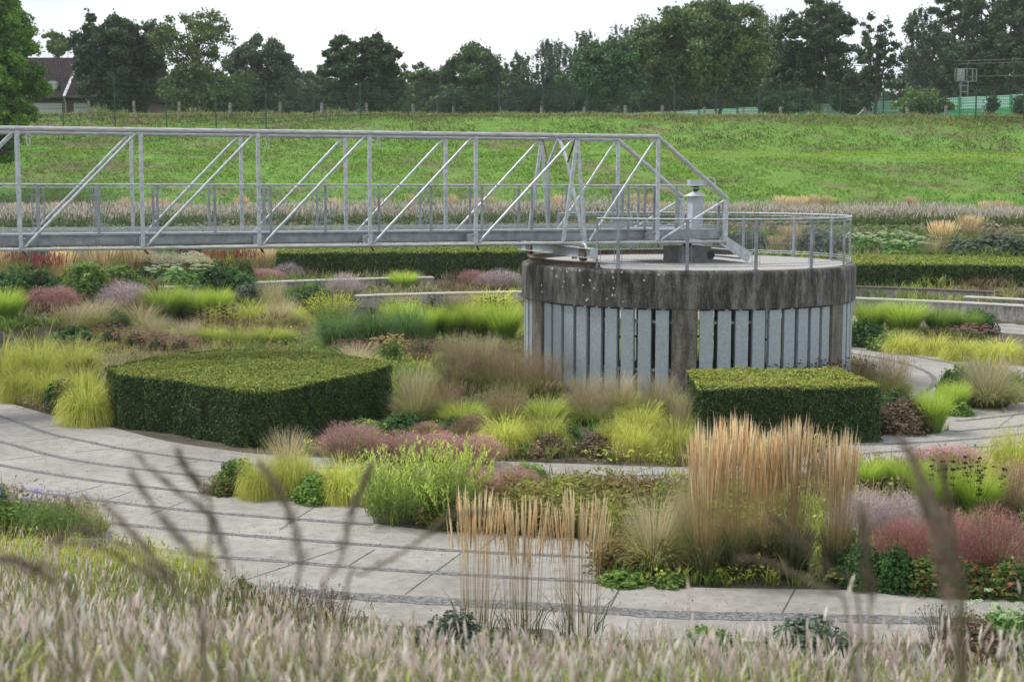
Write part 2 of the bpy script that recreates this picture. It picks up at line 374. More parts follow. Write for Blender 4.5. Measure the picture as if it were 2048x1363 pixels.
# narrower gravel joints that follow the curve of the basin
JOINTS = [[(-150, 790), (0, 833), (92, 866), (165, 882), (238, 897), (330, 911), (457, 926), (560, 934), (700, 938)],
          [(-150, 850), (0, 884), (88, 908), (166, 924), (295, 941), (435, 957)],
          [(-150, 900), (0, 931), (147, 956), (277, 973), (400, 987)],
          [(-150, 946), (0, 974), (110, 991), (258, 1009), (443, 1028), (697, 1047), (745, 1050)],
          [(217, 1047), (330, 1058), (443, 1068), (697, 1088), (920, 1103), (1211, 1117)],
          [(200, 1083), (395, 1111), (553, 1123), (697, 1135), (938, 1151), (1197, 1165)],
          [(930, 938), (1090, 949), (1250, 952), (1400, 949), (1560, 940), (1700, 914), (1766, 905), (1979, 893), (2120, 872)],
          [(1766, 889), (1900, 882), (2047, 868), (2150, 850)],
          [(1905, 864), (1972, 858), (2047, 851), (2140, 832)], [(1913, 843), (1980, 836), (2047, 828), (2130, 815)],
          [(1640, 688), (1706, 698), (1788, 706), (1880, 722), (1942, 734)],
          [(1640, 700), (1706, 708), (1788, 722), (1845, 740), (1868, 758), (1862, 775), (1838, 792), (1825, 810)]]
mb = MB()
for J in JOINTS:
    P = [flat(x, y) for x, y in J]; strip(mb, catmull(P, 6), .125, .0165)
strip(mb, catmull([flat(x, y) for x, y in [(424, 1172), (560, 1182), (680, 1192), (900, 1205), (1167, 1219), (1348, 1231), (1600, 1236), (1938, 1244), (2200, 1244)]], 6), .30, .0165)
for a0, r_ in ((16.9, 0), (18.1, 0)): strip(mb, [(CX+a0*math.cos(R(a)), CY+a0*math.sin(R(a))) for a in range(-8, 100, 2)], .14, .011)
tag(mb.build('gravel_strip', M['gravel']), kind='structure')
SLABJ = [[(22, 886), (120, 877)], [(77, 857), (128, 850)], [(5, 921), (95, 911)], [(150, 905), (250, 896)], [(140, 988), (205, 972)], [(400, 962), (470, 943)], [(330, 935), (405, 921)], [(300, 1030), (372, 1003)],
         [(478, 1165), (690, 1096)], [(690, 1137), (750, 1100)], [(810, 1190), (932, 1100)], [(1000, 1068), (960, 1100)], [(200, 1005), (262, 985)], [(1560, 1235), (1590, 1180)], [(560, 1060), (640, 1008)],
         [(2010, 826), (1990, 812)], [(1990, 860), (2030, 830)], [(1800, 905), (1840, 890)], [(1220, 1216), (1240, 1176)]]
mb = MB()
for J in SLABJ: strip(mb, [flat(*J[0]), (flat(*J[0])+flat(*J[1]))/2, flat(*J[1])], .018, .0155)
tag(mb.build('slab_joint', M['joint']), kind='structure')
# stray pebbles on the slabs
def inpoly(x, y, P):
    x = np.asarray(x); y = np.asarray(y); c = np.zeros(x.shape, bool); n = len(P); j = n-1
    for i in range(n):
        xi, yi, xj, yj = P[i][0], P[i][1], P[j][0], P[j][1]
        if yi != yj: c ^= ((yi > y) != (yj > y)) & (x < (xj-xi)*(y-yi)/(yj-yi)+xi)
        j = i
    return c
def on_path(x, y):
    a = inpoly(x, y, pa) & ~inpoly(x, y, isl)
    r_ = np.hypot(x-CX, y-CY); an = np.degrees(np.arctan2(y-CY, x-CX))
    return a | inpoly(x, y, pb) | ((r_ > 15.9) & (r_ < 19.3) & (an > -8) & (an < 101))
def flecks(P, size, C, nrm=None, flat_=0.0, aspect=1.0):
    """loose diamond-shaped leaves; returns V, Q, C"""
    n = len(P); size = np.broadcast_to(np.asarray(size, float), (n,))
    a = rng.normal(size=(n, 3))
    if nrm is not None: a = a-(a*nrm).sum(1)[:, None]*nrm*flat_
    a /= np.linalg.norm(a, axis=1)[:, None]
    b_ = rng.normal(size=(n, 3))
    if nrm is not None: b_ = b_*(1-flat_)+np.cross(nrm, a)*flat_*1.5
    b_ -= (b_*a).sum(1)[:, None]*a; b_ /= np.linalg.norm(b_, axis=1)[:, None]+1e-9
    a = a*size[:, None]; b_ = b_*(size*.5/aspect)[:, None]
    V = np.stack([P-a, P-a*.1+b_, P+a, P-a*.1-b_], 1).reshape(-1, 3)
    Q = np.arange(n*4).reshape(n, 4); return V, Q, np.repeat(np.broadcast_to(C, (n, 3)), 4, 0)
xp = rng.uniform(-16, 12, 26000); yp = rng.uniform(14.5, 32, 26000); k = on_path(xp, yp) & (rng.random(26000) < np.clip(.25+.6*vnoise(xp, yp, 1.2), .03, 1)); xp, yp = xp[k], yp[k]
mb = MB(); n = len(xp)
V, Q, C = flecks(np.column_stack([xp, yp, np.full(n, .022)]), rng.uniform(.006, .015, n), np.outer(rng.uniform(.4, 1.1, n), [.2, .2, .205]))
mb.add(V, Q, C=C); tag(mb.build('loose_gravel', M['leaf']), 'loose gravel scattered over the curved concrete slabs', 'gravel', kind='stuff')

# ================================================================ round concrete drum
ZT = EYE-1.86                              # platform level 2.79
ZB = EYE-2.66                              # lower edge of the concrete ring
C0 = np.array([CX, CY, 0])
def pol(r, a, z): return np.array([CX+r*math.cos(a), CY+r*math.sin(a), z])
drum = thing('drum', (0, 0, 0), 'round weathered concrete drum with vertical zinc slats between pillars carrying the end of the footbridge', 'concrete drum')
mb = MB()                                    # ring with a rounded upper arris
prof = [(3.60, ZB), (3.935, ZB), (3.935, ZT-.06), (3.92, ZT-.02), (3.90, ZT+.005), (3.86, ZT+.012), (3.60, ZT+.012)]
n = 160; V = [pol(r, 2*math.pi*i/n, z) for i in range(n) for r, z in prof]; m_ = len(prof)
mb.add(V, [[i*m_+j, i*m_+(j+1) % m_, ((i+1) % n)*m_+(j+1) % m_, ((i+1) % n)*m_+j] for i in range(n) for j in range(m_)])
mb.build('concrete_ring', M['drum'], drum, smooth=False)
mb = MB(); ng = 64
V = [pol(0, 0, ZT+.02)]+[pol(3.70, 2*math.pi*i/ng, ZT+.018) for i in range(ng)]+[pol(3.70, 2*math.pi*i/ng, ZT-.25) for i in range(ng)]+[pol(0, 0, ZT-.25)]
mb.add(V, [[1+i, 1+ng+i, 1+ng+(i+1) % ng, 1+(i+1) % ng] for i in range(ng)], [[0, 1+i, 1+(i+1) % ng] for i in range(ng)]+[[2*ng+1, 1+ng+(i+1) % ng, 1+ng+i] for i in range(ng)])
mb.build('platform_floor', M['gravel_roof'], drum)
A0 = R(-90-7.2)
for k in range(6):
    a = A0+k*R(60); mb = MB(); h_ = R(3.9); n = 6
    mb.arcwall(C0, 3.45, 3.912, a-h_, a+h_, -.05, ZB+.01, 6); mb.build('pillar', M['pillar'], drum)
for k in range(6):
    a = A0+k*R(60)
    for j in range(9):
        b_ = a+R(4.1)+R(51.8)*(j+.5)/9; mb = MB()
        ux, uy = math.cos(b_), math.sin(b_); wd = .285; dz = rng.uniform(-.006, .006)
        # folded tray: face plus two returns
        ax = [(-uy, ux, 0), (ux, uy, 0), (0, 0, 1)]
        zc = (ZB-.035-.02)/2; hh = ZB-.035+.02
        mb.box(pol(3.86+dz, b_, zc), (wd, .012, hh), ax=ax)
        for s_ in (-1, 1):
            mb.box(pol(3.815+dz, b_, zc)+np.array([-uy, ux, 0])*s_*(wd/2-.006), (.010, .078, hh-.004), ax=ax)
        mb.build('slat', M['zinc'], drum)
    for z in (EYE-2.96, EYE-4.0):
        mb = MB(); mb.arcwall(C0, 3.68, 3.74, a+R(3.95), a+R(56.05), z-.03, z+.03, 14); mb.build('slat_rail', M['steel'], drum)
# pale lichen discs on the ring
mb = MB()
for px_, py_ in [(1134, 543), (1143, 540), (1152, 541), (1160, 541), (1122, 540), (1105, 537), (1180, 560), (1166, 570), (1125, 573), (1188, 576), (1194, 580), (1214, 597), (1175, 598), (1225, 590), (1230, 590), (1226, 555), (1229, 563), (1225, 544), (1244, 544), (1288, 560), (1317, 545), (1328, 544), (1173, 600), (1084, 583), (1128, 563), (1083, 570), (1246, 603), (1227, 576), (1113, 552), (1200, 541), (1210, 542)]:
    for it in range(1):
        d = ray(px_, py_); lo = 20.0
        for t in np.arange(28, 36.5, .004):
            if math.hypot(d.x*t-CX, d.y*t-CY) < 3.933: break
        p = np.array([d.x*t, d.y*t, EYE+d.z*t]); 
        if not ZB+.05 < p[2] < ZT-.03: p[2] = min(max(p[2], ZB+.06), ZT-.07)
        nn = np.array([p[0]-CX, p[1]-CY, 0]); nn /= np.linalg.norm(nn); u = np.array([-nn[1], nn[0], 0]); r_ = rng.uniform(.014, .032)
        k = 9; aa = np.arange(k)*2*math.pi/k; rr = r_*rng.uniform(.7, 1.2, k)
        V = [p+nn*.007]+[p+nn*.003+u*math.cos(x)*q+np.array([0, 0, 1])*math.sin(x)*q for x, q in zip(aa, rr)]
        mb.add(V, F3=[[0, 1+i, 1+(i+1) % k] for i in range(k)])
mb.build('lichen_spots', M['lichen'], drum)
# ring rail for the carriage wheels
mb = MB()
for r0, r1, z0, z1 in ((3.66, 3.80, ZT+.02, ZT+.04), (3.715, 3.745, ZT+.04, ZT+.125), (3.67, 3.79, ZT+.125, ZT+.145)):
    mb.arcwall(C0, r0, r1, R(-90-37), R(-90-205), z0, z1, 60)
mb.build('ring_rail', M['rust'], drum)
# pivot block
pv = thing('pivot_block', (CX, CY, ZT+.02), 'square grey concrete block under the middle of the bridge on the platform', 'concrete block')
mb = MB(); TH = R(18.8); AXv = np.array([math.cos(TH), math.sin(TH), 0]); NRv = np.array([math.sin(TH), -math.cos(TH), 0]); UP = np.array([0, 0, 1.])
mb.box((0, 0, .18), (.85, .85, .36), rz=TH); mb.build('block', M['block'], pv)
mb = MB(); mb.tube([(0, 0, .36), (0, 0, .46)], .12, 16); mb.build('bearing', M['black'], pv)
mb = MB(); mb.tube([(.52, -.3, .16), (.52, .3, .16)], .10, 14); mb.build('pipe', M['black'], pv)

# ---------------------------------------------------------------- platform railing
RR = 3.80; ZR = EYE-.755
rail = thing('platform_railing', (0, 0, 0), 'curved steel railing with wire mesh around the gravel roof of the round concrete drum', 'railing')
angs = [-90+a for a in (-37.5, -29.5, -6.6, 16, 38.5, 61, 83.5, 106, 128.5, 151, 173.5, 196, 218.5, 232)]
for k, a in enumerate(angs):
    mb = MB(); a = R(a); ax = [(math.cos(a), math.sin(a), 0), (-math.sin(a), math.cos(a), 0), (0, 0, 1)]
    mb.box(pol(RR, a, (ZT+ZR)/2), (.03, .075 if k else .04, ZR-ZT-.02), ax=ax)
    mb.box(pol(RR, a, ZT+.03), (.12, .10, .012), ax=ax)
    for s_ in (-1, 1):                            # slim rods that stretch the mesh
        p = pol(RR, a+s_*R(1.35), 0); mb.tube([p+UP*(ZT+.12), p+UP*(ZR-.07)], .006, 5)
        for z in (ZT+.2, ZR-.2): mb.beam(pol(RR, a, z), p+UP*z, .01, .01)
    mb.build('post', M['steel_dark'], rail)
A = np.radians(np.linspace(angs[0], angs[-1], 90))
mb = MB(); mb.tube([pol(RR, a, ZR) for a in A], .019, 8); mb.build('handrail', M['steel'], rail)
mb = MB()
for dz in (ZR-.065-ZT, .15, .10): 
    pts = []
    for a in A: 
        pts.append(pol(RR, a, ZT+dz))
    mb.tube(pts, .009 if dz < .2 else .007, 6)
mb.build('rail_wire', M['steel'], rail)
def mesh_net(mb, P0, P1, zlo, zhi, step, wire):
    """diamond wire net between two points of a straight or curved run; P0->P1 sampled by function"""
    n = max(2, int(round(P1/step)))
    for s_ in (1, -1):
        for i in range(-int((zhi-zlo)/step/1.7)-1, n+1):
            a0 = i; a1 = i+(zhi-zlo)/step/1.7; t0, t1 = max(0, a0), min(n, a1)
            if t1-t0 < .05: continue
            z0 = zlo+(t0-a0)/(a1-a0)*(zhi-zlo); z1 = zlo+(t1-a0)/(a1-a0)*(zhi-zlo)
            K = 4; T = np.linspace(t0, t1, K); Z = np.linspace(z0, z1, K)
            if s_ < 0: T = n-T
            pts = np.array([P0(t/n) for t in T]); pts[:, 2] = Z
            V = np.concatenate([pts-[0, 0, wire/2], pts+[0, 0, wire/2]]); mb.add(V, [[q, q+1, K+q+1, K+q] for q in range(K-1)])
for k in range(1, len(angs)-1):
    a0, a1 = R(angs[k]+1.4), R(angs[k+1]-1.4); mb = MB()
    mesh_net(mb, lambda t: pol(RR, a0+(a1-a0)*t, 0), RR*(a1-a0), ZT+.15, ZR-.065, .07, .0045); mb.build('mesh_panel', M['steel_dark'], rail)

# ================================================================ footbridge (rotating scraper bridge) 
A3 = np.array([CX, CY, 0])
def bp(t, l, z): return A3+AXv*t+NRv*l+UP*(EYE+z)      # t along axis, l lateral (+ towards the camera), z relative to the eye
HW = 1.17; ZTOP = 1.045; ZBOT = -1.33; NODE = [0.39, -1.31, -3.27]+[-5.63-2.36*i for i in range(9)]
br_ = thing('footbridge', (0, 0, 0), 'long grey lattice girder footbridge of round steel tubes ending on the round concrete drum', 'footbridge')
TL = NODE[-1]
for l in (HW, -HW):
    mb = MB(); mb.tube([bp(TL, l, ZTOP), bp(NODE[1], l, ZTOP)], .052, 14); mb.tube([bp(NODE[1]-.02, l, ZTOP+.005), bp(NODE[0]+.03, l, -.33)], .050, 14); mb.build('top_chord', M['chord'], br_, smooth=False)
    mb = MB(); mb.tube([bp(TL, l, ZBOT), bp(NODE[0]+.06, l, ZBOT)], .036, 12); mb.build('bottom_chord', M['chord'], br_)
    mb = MB(); mb.beam(bp(NODE[0], l, ZBOT), bp(NODE[0], l, -.36), .11, .11); mb.build('upright', M['steel'], br_)
    mb = MB(); mb.tube([bp(NODE[0]-.03, l, -.40), bp(NODE[1]+.08, l, ZBOT+.05)], .030, 8); mb.build('diagonal', M['steel'], br_)
    for i, t in enumerate(NODE[1:]):
        if i == 1:                                 # A-frame over the carriage
            for dt in (-.33, .20):
                mb = MB(); mb.beam(bp(t, l, ZTOP-.04), bp(t+dt, l, ZBOT), .07, .06); mb.build('upright', M['steel'], br_)
        else:
            mb = MB(); mb.beam(bp(t, l, ZTOP-.04), bp(t, l, ZBOT+.03), .075, .075); mb.build('upright', M['steel'], br_)
        if i < len(NODE)-2:
            t2 = NODE[i+2]; mb = MB(); mb.tube([bp(t-.08, l, ZTOP-.06), bp(t2+(.30 if i == 0 else .08), l, ZBOT+.05)], .029, 8); mb.build('diagonal', M['steel'], br_)
        mb = MB(); mb.tube([bp(t, l, ZTOP), bp(t, l, ZTOP+.13)], .005, 5); mb.build('spike', M['steel'], br_)
        if l > 0 and i in (3, 4, 6, 7):            # coiled cable loops hanging from the top chord
            mb = MB(); c = bp(t+.20, l, ZTOP-.22)
            mb.tube([c+AXv*.035*math.cos(q)+UP*.12*math.sin(q) for q in np.linspace(0, 2*math.pi, 14)], .009, 5)
            mb.tube([c+AXv*.02+UP*.10, c+AXv*.035+UP*.27], .008, 5); mb.tube([c-AXv*.03+UP*.10, c-AXv*.03+UP*.27], .008, 5); mb.build('cable_loop', M['steel'], br_)
tA = NODE[2]
mb = MB(); mb.tube([bp(tA, -HW, ZTOP), bp(tA, HW, ZTOP)], .036, 8); mb.build('cross_beam', M['steel'], br_)
for l in (1, -1):                                   # kinked portal braces
    mb = MB(); k_ = bp(tA-.02, l*.62, ZTOP-.58)
    mb.beam(bp(tA, .02*l, ZTOP-.03), k_, .06, .05); mb.beam(k_, bp(tA+.18, l*(HW-.03), ZBOT+.05), .06, .05); mb.build('portal_brace', M['steel'], br_)
    mb = MB(); mb.tube([bp(tA, l*(HW-.1), ZTOP-.04), k_], .02, 8); mb.build('portal_strut', M['rust'], br_)
for t in NODE[3:]+[NODE[1], NODE[0]]:
    mb = MB(); mb.beam(bp(t+.02, -HW, ZBOT+.12), bp(t+.02, HW, ZBOT+.12), .10, .16); mb.box(bp(t+.02, HW-.08, ZBOT+.215), (.16, .20, .012), rz=TH); mb.build('cross_beam', M['steel_dark'], br_)
    mb = MB(); mb.tube([bp(t, HW, ZBOT), bp(t+.10, HW-.12, ZBOT-.12)], .022, 8); mb.build('stub_pipe', M['rust'], br_)
# deck
ZD = -1.07; WW = .44
mb = MB(); nD = 0
for l in (WW+.03, -WW-.03):
    for z0, w_ in ((ZD, .11), (ZD-.19, .11)): mb.beam(bp(TL, l, z0-.006), bp(-1.3, l, z0-.006), w_, .012)
    mb.beam(bp(TL, l, ZD-.10), bp(-1.3, l, ZD-.10), .012, .176)
mb.build('deck_beam', M['steel_dark'], br_)
mb = MB(); mb.beam(bp(TL, 0, ZD+.012), bp(-1.3, 0, ZD+.012), 2*WW-.04, .022); mb.build('deck_grating', M['steel_dark'], br_)
mb = MB(); mb.beam(bp(-1.28, 0, ZD+.012), bp(NODE[0]-.07, 0, ZD+.012), 2*HW-.16, .022)
for l in (HW-.1, -HW+.1): mb.beam(bp(-1.28, l, ZD-.10), bp(NODE[0]-.07, l, ZD-.10), .05, .19)
mb.beam(bp(-1.27, -HW+.14, ZD-.1), bp(-1.27, HW-.14, ZD-.1), .05, .19)
mb.build('end_platform', M['steel_dark'], br_)
# railings along the deck
ZH = -.045
post_t = [-1.72-1.18*i for i in range(19)]
for l in (WW, -WW):
    mb = MB(); mb.tube([bp(TL, l, ZH), bp(-1.3, l, ZH)], .017, 8); mb.build('handrail', M['steel'], br_)
    mb = MB()
    for z in (ZH-.065, ZD+.12, ZD+.07): mb.tube([bp(TL, l, z), bp(-1.3, l, z)], .008, 5)
    mb.build('rail_wire', M['steel'], br_)
    for k, t in enumerate(post_t):
        mb = MB(); mb.beam(bp(t, l*1.03, ZD-.15), bp(t, l*1.03, ZH-.01), .055, .022)
        for s_ in (-1, 1):
            mb.tube([bp(t+s_*.11, l, ZD+.07), bp(t+s_*.11, l, ZH-.065)], .0065, 5)
            for z in (ZD+.22, ZH-.22): mb.tube([bp(t, l, z), bp(t+s_*.13, l, z)], .007, 5)
        mb.build('rail_post', M['steel_dark'], br_)
        if k:
            mb = MB(); a, b_ = bp(t+.12, l, 0), bp(post_t[k-1]-.12, l, 0)
            mesh_net(mb, lambda q: a+(b_-a)*q, 1.0, EYE+ZD+.07, EYE+ZH-.065, .08, .0035); mb.build('mesh_panel', M['steel_dark'], br_)
HP = HW-.08
for l in (HP, -HP):                                  # railing round the widened end platform
    mb = MB(); mb.tube([bp(-1.3, l/HP*WW, ZH), bp(-1.3, l, ZH), bp(NODE[0]-1.0, l, ZH), bp(NODE[0]-.45, l, ZH), ], .016, 8)
    mb.tube([bp(-1.3, l, ZH-.065), bp(NODE[0]-.42, l, ZH-.065), bp(NODE[0]-.08, l, -.37)], .008, 5)
    for z in (ZD+.12, ZD+.07): mb.tube([bp(-1.3, l, z), bp(NODE[0]-.1, l, z)], .008, 5)
    mb.build('handrail', M['steel'], br_)
    for t, q in ((-1.36, l), (-1.40, l/HP*(WW+.22)), (-.80, l), (NODE[0]-.12, l)):
        mb = MB(); top_ = ZH-.01 if t < 0 else -.38; mb.beam(bp(t, q, ZD), bp(t, q, top_), .06, .03); mb.build('rail_post', M['steel_dark'], br_)
# stairs from the end of the bridge to the platform
zs0, zs1 = ZBOT+.08, -1.82
for l in (HW-.06, -HW+.06):
    mb = MB(); a = bp(.30, l, zs0); b_ = bp(1.08, l, zs1+.10); mb.beam(a, b_, .012, .24); mb.build('stair_stringer', M['steel'], br_)
for k in range(3):
    f_ = (k+.6)/3.2; mb = MB(); c0 = bp(.36+.72*f_, 0, zs0-.02+(zs1-zs0)*f_); mb.box(c0, (.22, 2*HW-.16, .035), rz=TH); mb.build('stair_tread', M['steel'], br_)
# carriage with wheel
mb = MB(); a, b_ = bp(tA, -2.6, -1.52), bp(tA, 2.2, -1.52)
mb.beam(a, b_, .02, .20)
for dz in (.10, -.10): mb.beam(a+UP*dz, b_+UP*dz, .19, .014)
for q in (0.0, 1.0): mb.beam(a+(b_-a)*q-AXv*.09, a+(b_-a)*q+AXv*.09, .014, .186)
mb.build('carriage_beam', M['cabinet'], br_)
for l in (1.6, -1.95):
    mb = MB(); c0 = bp(tA+.0, l, -1.545)
    mb.tube([c0-AXv*.04, c0+AXv*.04], .165, 24); mb.tube([c0-AXv*.055, c0-AXv*.041], .19, 24); mb.tube([c0+AXv*.041, c0+AXv*.08], .06, 14); mb.build('wheel', M['rust'], br_)
    mb = MB(); mb.tube([c0+AXv*.0+NRv*.17*math.cos(q)+UP*(.17*math.sin(q)+.045) for q in np.linspace(0, math.pi, 12)], .03, 8)
    mb.build('wheel_guard', M['cabinet'], br_)
for l, z in ((-1.0, 0), (-.65, 0), (.4, 0)):
    mb = MB(); mb.beam(bp(tA+.25, l, -1.60), bp(tA+.25, l, -1.72), .10, .10); mb.build('buffer', M['steel_dark'], br_)
# control column with handwheel on the end platform
cc = thing('control_column', tuple(bp(.03, .35, ZD+.025)), 'pale grey control column with pyramid cap and handwheel at the end of the footbridge', 'control column', rz=TH)
mb = MB(); mb.box((0, 0, .375), (.27, .27, .75)); mb.box((0, .001, .375), (.008, .276, .74)); mb.build('column', M['cabinet'], cc)
mb = MB(); V = [(-.22, -.22, .75), (.22, -.22, .75), (.22, .22, .75), (-.22, .22, .75), (-.05, -.05, .85), (.05, -.05, .85), (.05, .05, .85), (-.05, .05, .85)]
mb.add(V, [[3, 2, 1, 0], [0, 1, 5, 4], [1, 2, 6, 5], [2, 3, 7, 6], [3, 0, 4, 7], [4, 5, 6, 7]]); mb.build('cap', M['cabinet'], cc)
mb = MB(); mb.tube([(0, 0, .85), (0, 0, .90), (0, 0, .95), (0, 0, 1.0)], [.045, .07, .05, .09], 12)
mb.box((.05, 0, .92), (.05, .12, .06)); mb.build('spindle', M['black'], cc)
mb = MB(); mb.box((.03, 0, 1.065), (.42, .16, .10)); mb.box((-.1, 0, 1.125), (.16, .14, .02)); mb.build('gear_housing', M['cabinet'], cc)
mb = MB(); hc = np.array([.33, -.1, 1.06])
mb.tube([hc+np.array([.13*math.cos(q), 0, .13*math.sin(q)]) for q in np.linspace(0, 2*math.pi, 25)], .015, 6)
for q in (0, 2.1, 4.2): mb.tube([hc, hc+np.array([.13*math.cos(q), 0, .13*math.sin(q)])], .007, 5)
mb.tube([hc, hc+np.array([0, .12, 0])], .014, 8); mb.build('handwheel', M['cabinet'], cc)

# ================================================================ ring walls (benches) in the basin
def ring_wall(r, a0, a1, ztop, th, label, seat=None, n=50, cop=None):
    t = thing('low_wall', (CX, CY, 0), label, 'low wall')
    mb = MB(); zb = -.2 if r < 24 else ztop-.9
    mb.arcwall((0, 0), r, r+th, R(a0), R(a1), zb, ztop-(.05 if seat or cop else 0), n); mb.build('wall_body', M['wall'], t)
    if seat or cop:
        mb = MB(); mb.arcwall((0, 0), r-.03, r+th+.03, R(a0)-.02/r, R(a1)+.02/r, ztop-.05, ztop, n); mb.build('seat_boards' if seat else 'coping', M['bench_wood'] if seat else M['coping'], t)
    return t
def pang(px_, py_, z):
    p = flat(px_, py_, z); return math.degrees(math.atan2(p.y-CY, p.x-CX)), math.hypot(p.x-CX, p.y-CY)
ring_wall(19.32, -10, 74, .62, .30, 'long low curved concrete wall behind the paving at the right, right of the drum', cop=True)
a1 = pang(1999, 581, .92)[0]; ring_wall(20.8, a1, 72, .92, .45, 'curved concrete bench with dark board seat right of the drum, in front of the far right hedge', seat=True)
a1 = pang(1942, 590, .76)[0]; ring_wall(20.1, 5, a1, .76, .40, 'short pale concrete bench end entering the picture at the right edge', cop=True)
a1 = pang(717, 590, .7)[0]; ring_wall(19.6, 88, a1, .70, .35, 'pale curved concrete wall with a square end left of the drum, lower of the two left walls', cop=True)
a1 = pang(865, 553, 1.1)[0]; ring_wall(22.4, a1, pang(335, 573, 1.1)[0], 1.10, .40, 'long pale curved concrete wall in front of the long dark hedge, upper of the two left walls', cop=True)
ring_wall(31.05, 25, 160, 2.06, .30, 'low terrace wall ring behind the far hedges', cop=True, n=90)
ring_wall(37.45, 20, 165, 2.64, .35, 'highest terrace wall ring below the band of pale pink flowers', cop=True, n=110)

# ================================================================ fence on top of the bank
FX = [(-60, 155, 229), (30, 155, 229), (126, 155, 230), (230, 155, 232), (333, 157, 233), (432, 160, 234), (532, 161, 236), (628, 163, 237), (721, 166, 237), (816, 168, 238), (908, 170, 238), (998, 170, 239), (1086, 171, 239), (1175, 172, 240), (1261, 172, 240), (1348, 173, 240),
      (1432, 174, 240), (1517, 175, 240), (1599, 176, 240), (1680, 176, 240), (1766, 176, 239), (1857, 174, 239), (1951, 172, 239), (2047, 171, 238), (2145, 170, 238)]
fen = thing('mesh_fence', (0, 0, 0), 'tall green wire mesh fence running along the top of the grass bank', 'fence')
fp = []
for px_, yt, yb in FX:
    Y = F*2.25/(yb-yt) if False else np.interp(px_, [0, 1000, 1650, 2048], [94, 99.5, 101.5, 98.5])
    p = at(px_, yb, Y); z = float(height(p.x, p.y)); pt = at(px_, yt, Y); fp.append((p.x, p.y, min(z, p.z+.3), pt.z))
for k, (x, y, z0, z1) in enumerate(fp):
    mb = MB(); mb.beam((x, y, z0-.3), (x, y, z1), .07, .07); mb.build('fence_post', M['fence_green'], fen)
    if k:
        X, Y_, a0, b0 = fp[k-1]; mb = MB(); P0 = np.array([X, Y_, 0]); P1 = np.array([x, y, 0])
        for q in np.arange(0, 1.001, .1):
            mb.beam(P0+UP*(a0+.05+(b0-a0-.08)*q), P1+UP*(z0+.05+(z1-z0-.08)*q), .020, .020)
        for q in np.linspace(0, 1, 24)[1:-1]:
            p = P0+(P1-P0)*q; mb.beam(p+UP*(a0+.05), p+UP*(b0-.03+(z1-b0)*q), .008, .008)
        mb.build('mesh_panel', M['fence_green'], fen)
# small grey posts behind the fence
mb = MB(); V = []
def post_mesh():
    mb = MB(); mb.box((0, 0, .45), (.17, .15, 1.1)); mb.box((0, 0, 1.02), (.13, .11, .06)); return mb
for i, (px_, yt) in enumerate([(178, 203), (268, 202), (358, 203), (460, 206), (560, 207), (643, 207), (734, 208), (827, 209), (908, 214), (1000, 213), (1083, 214), (1169, 214), (1251, 213), (1324, 213), (1409, 215), (1487, 215), (1561, 216), (1652, 217), (1729, 217), (1815, 215), (1892, 211), (1967, 211)]):
    Y = np.interp(px_, [0, 1000, 1650, 2048], [97, 101.5, 103.5, 101.5]); pt = at(px_, yt, Y)
    if i == 0: po = post_mesh().build('old_fence_post', M['post_grey']); tag(po, 'squat weathered grey posts standing behind the green mesh fence', 'post', 'old grey posts behind the mesh fence')
    else: po = po.copy(); COL.objects.link(po)
    po.location = (pt.x, pt.y, pt.z-1.02); po.rotation_euler = (rng.uniform(-.03, .03), rng.uniform(-.04, .04), rng.uniform(0, .5)); po.scale = (1, 1, rng.uniform(.97, 1.06))
    if i == 18:
        for s_ in (-1, 1):
            mb = MB(); mb.beam((s_*.08, 0, .85), (s_*1.1, 0, .1), .13, .12); mb.build('brace', M['post_grey'], po)
        po['label'] = 'grey post braced by two sloping struts behind the mesh fence at the right'; del po['group']
    elif i > 18: po['label'] = ['', 'grey post left of the light green bush behind the mesh fence', 'grey post right of the light green bush in front of the barrier', 'grey post left of the narrow ivy column'][i-18]; po['group'] = 'old grey posts behind the mesh fence'

# ================================================================ house behind the fence
HY = 118
def hx(px_): return at(px_, 200, HY).x
def hz(py_): return at(200, py_, HY).z
house = thing('house', ((hx(-40)+hx(300))/2, HY, 4.9), 'house with dark tiled roof and white shutters behind the fence at the left', 'house')
hw = (hx(300)-hx(-40))/2; H0 = house.location.copy()
mb = MB(); mb.box((0, 4.5, (hz(193)-4.9)/2), (2*hw-.6, 8.4, hz(193)-4.9)); mb.build('wall', M['brick'], house)
zr0, zr1 = hz(194)-4.9, hz(106)-4.9
mb = MB(); V = [(-hw, -.4, zr0), (hw, -.4, zr0), (hw, 4.5, zr1), (-hw, 4.5, zr1), (-hw, 9.4, zr0), (hw, 9.4, zr0), (-hw, -.4, zr0-.25), (hw, -.4, zr0-.25), (hw, 9.4, zr0-.25), (-hw, 9.4, zr0-.25)]
mb.add(V, [[0, 1, 2, 3], [3, 2, 5, 4], [0, 6, 7, 1], [4, 5, 8, 9], [6, 9, 8, 7]], [[0, 3, 4], [1, 5, 2]]); rf = mb.build('roof', M['tiles'], house)
mb = MB(); xs_ = hx(131)-H0.x; mb.beam((xs_, -.46, zr0-.02), (xs_, 4.42, zr1+.02), .22, .06); mb.build('snow_flashing', M['shutter'], rf)
mb = MB(); mb.tube([(xs_+.05, -.5, zr0-.1), (xs_+.05, -.2, zr0-.5), (xs_+.05, -.2, 0)], .06, 8); mb.build('downpipe', M['steel'], house)
mb = MB(); mb.tube([(-hw, -.5, zr0-.05), (hw, -.5, zr0-.05)], .08, 8); mb.build('gutter', M['black'], house)
sl = (zr1-zr0)/4.9
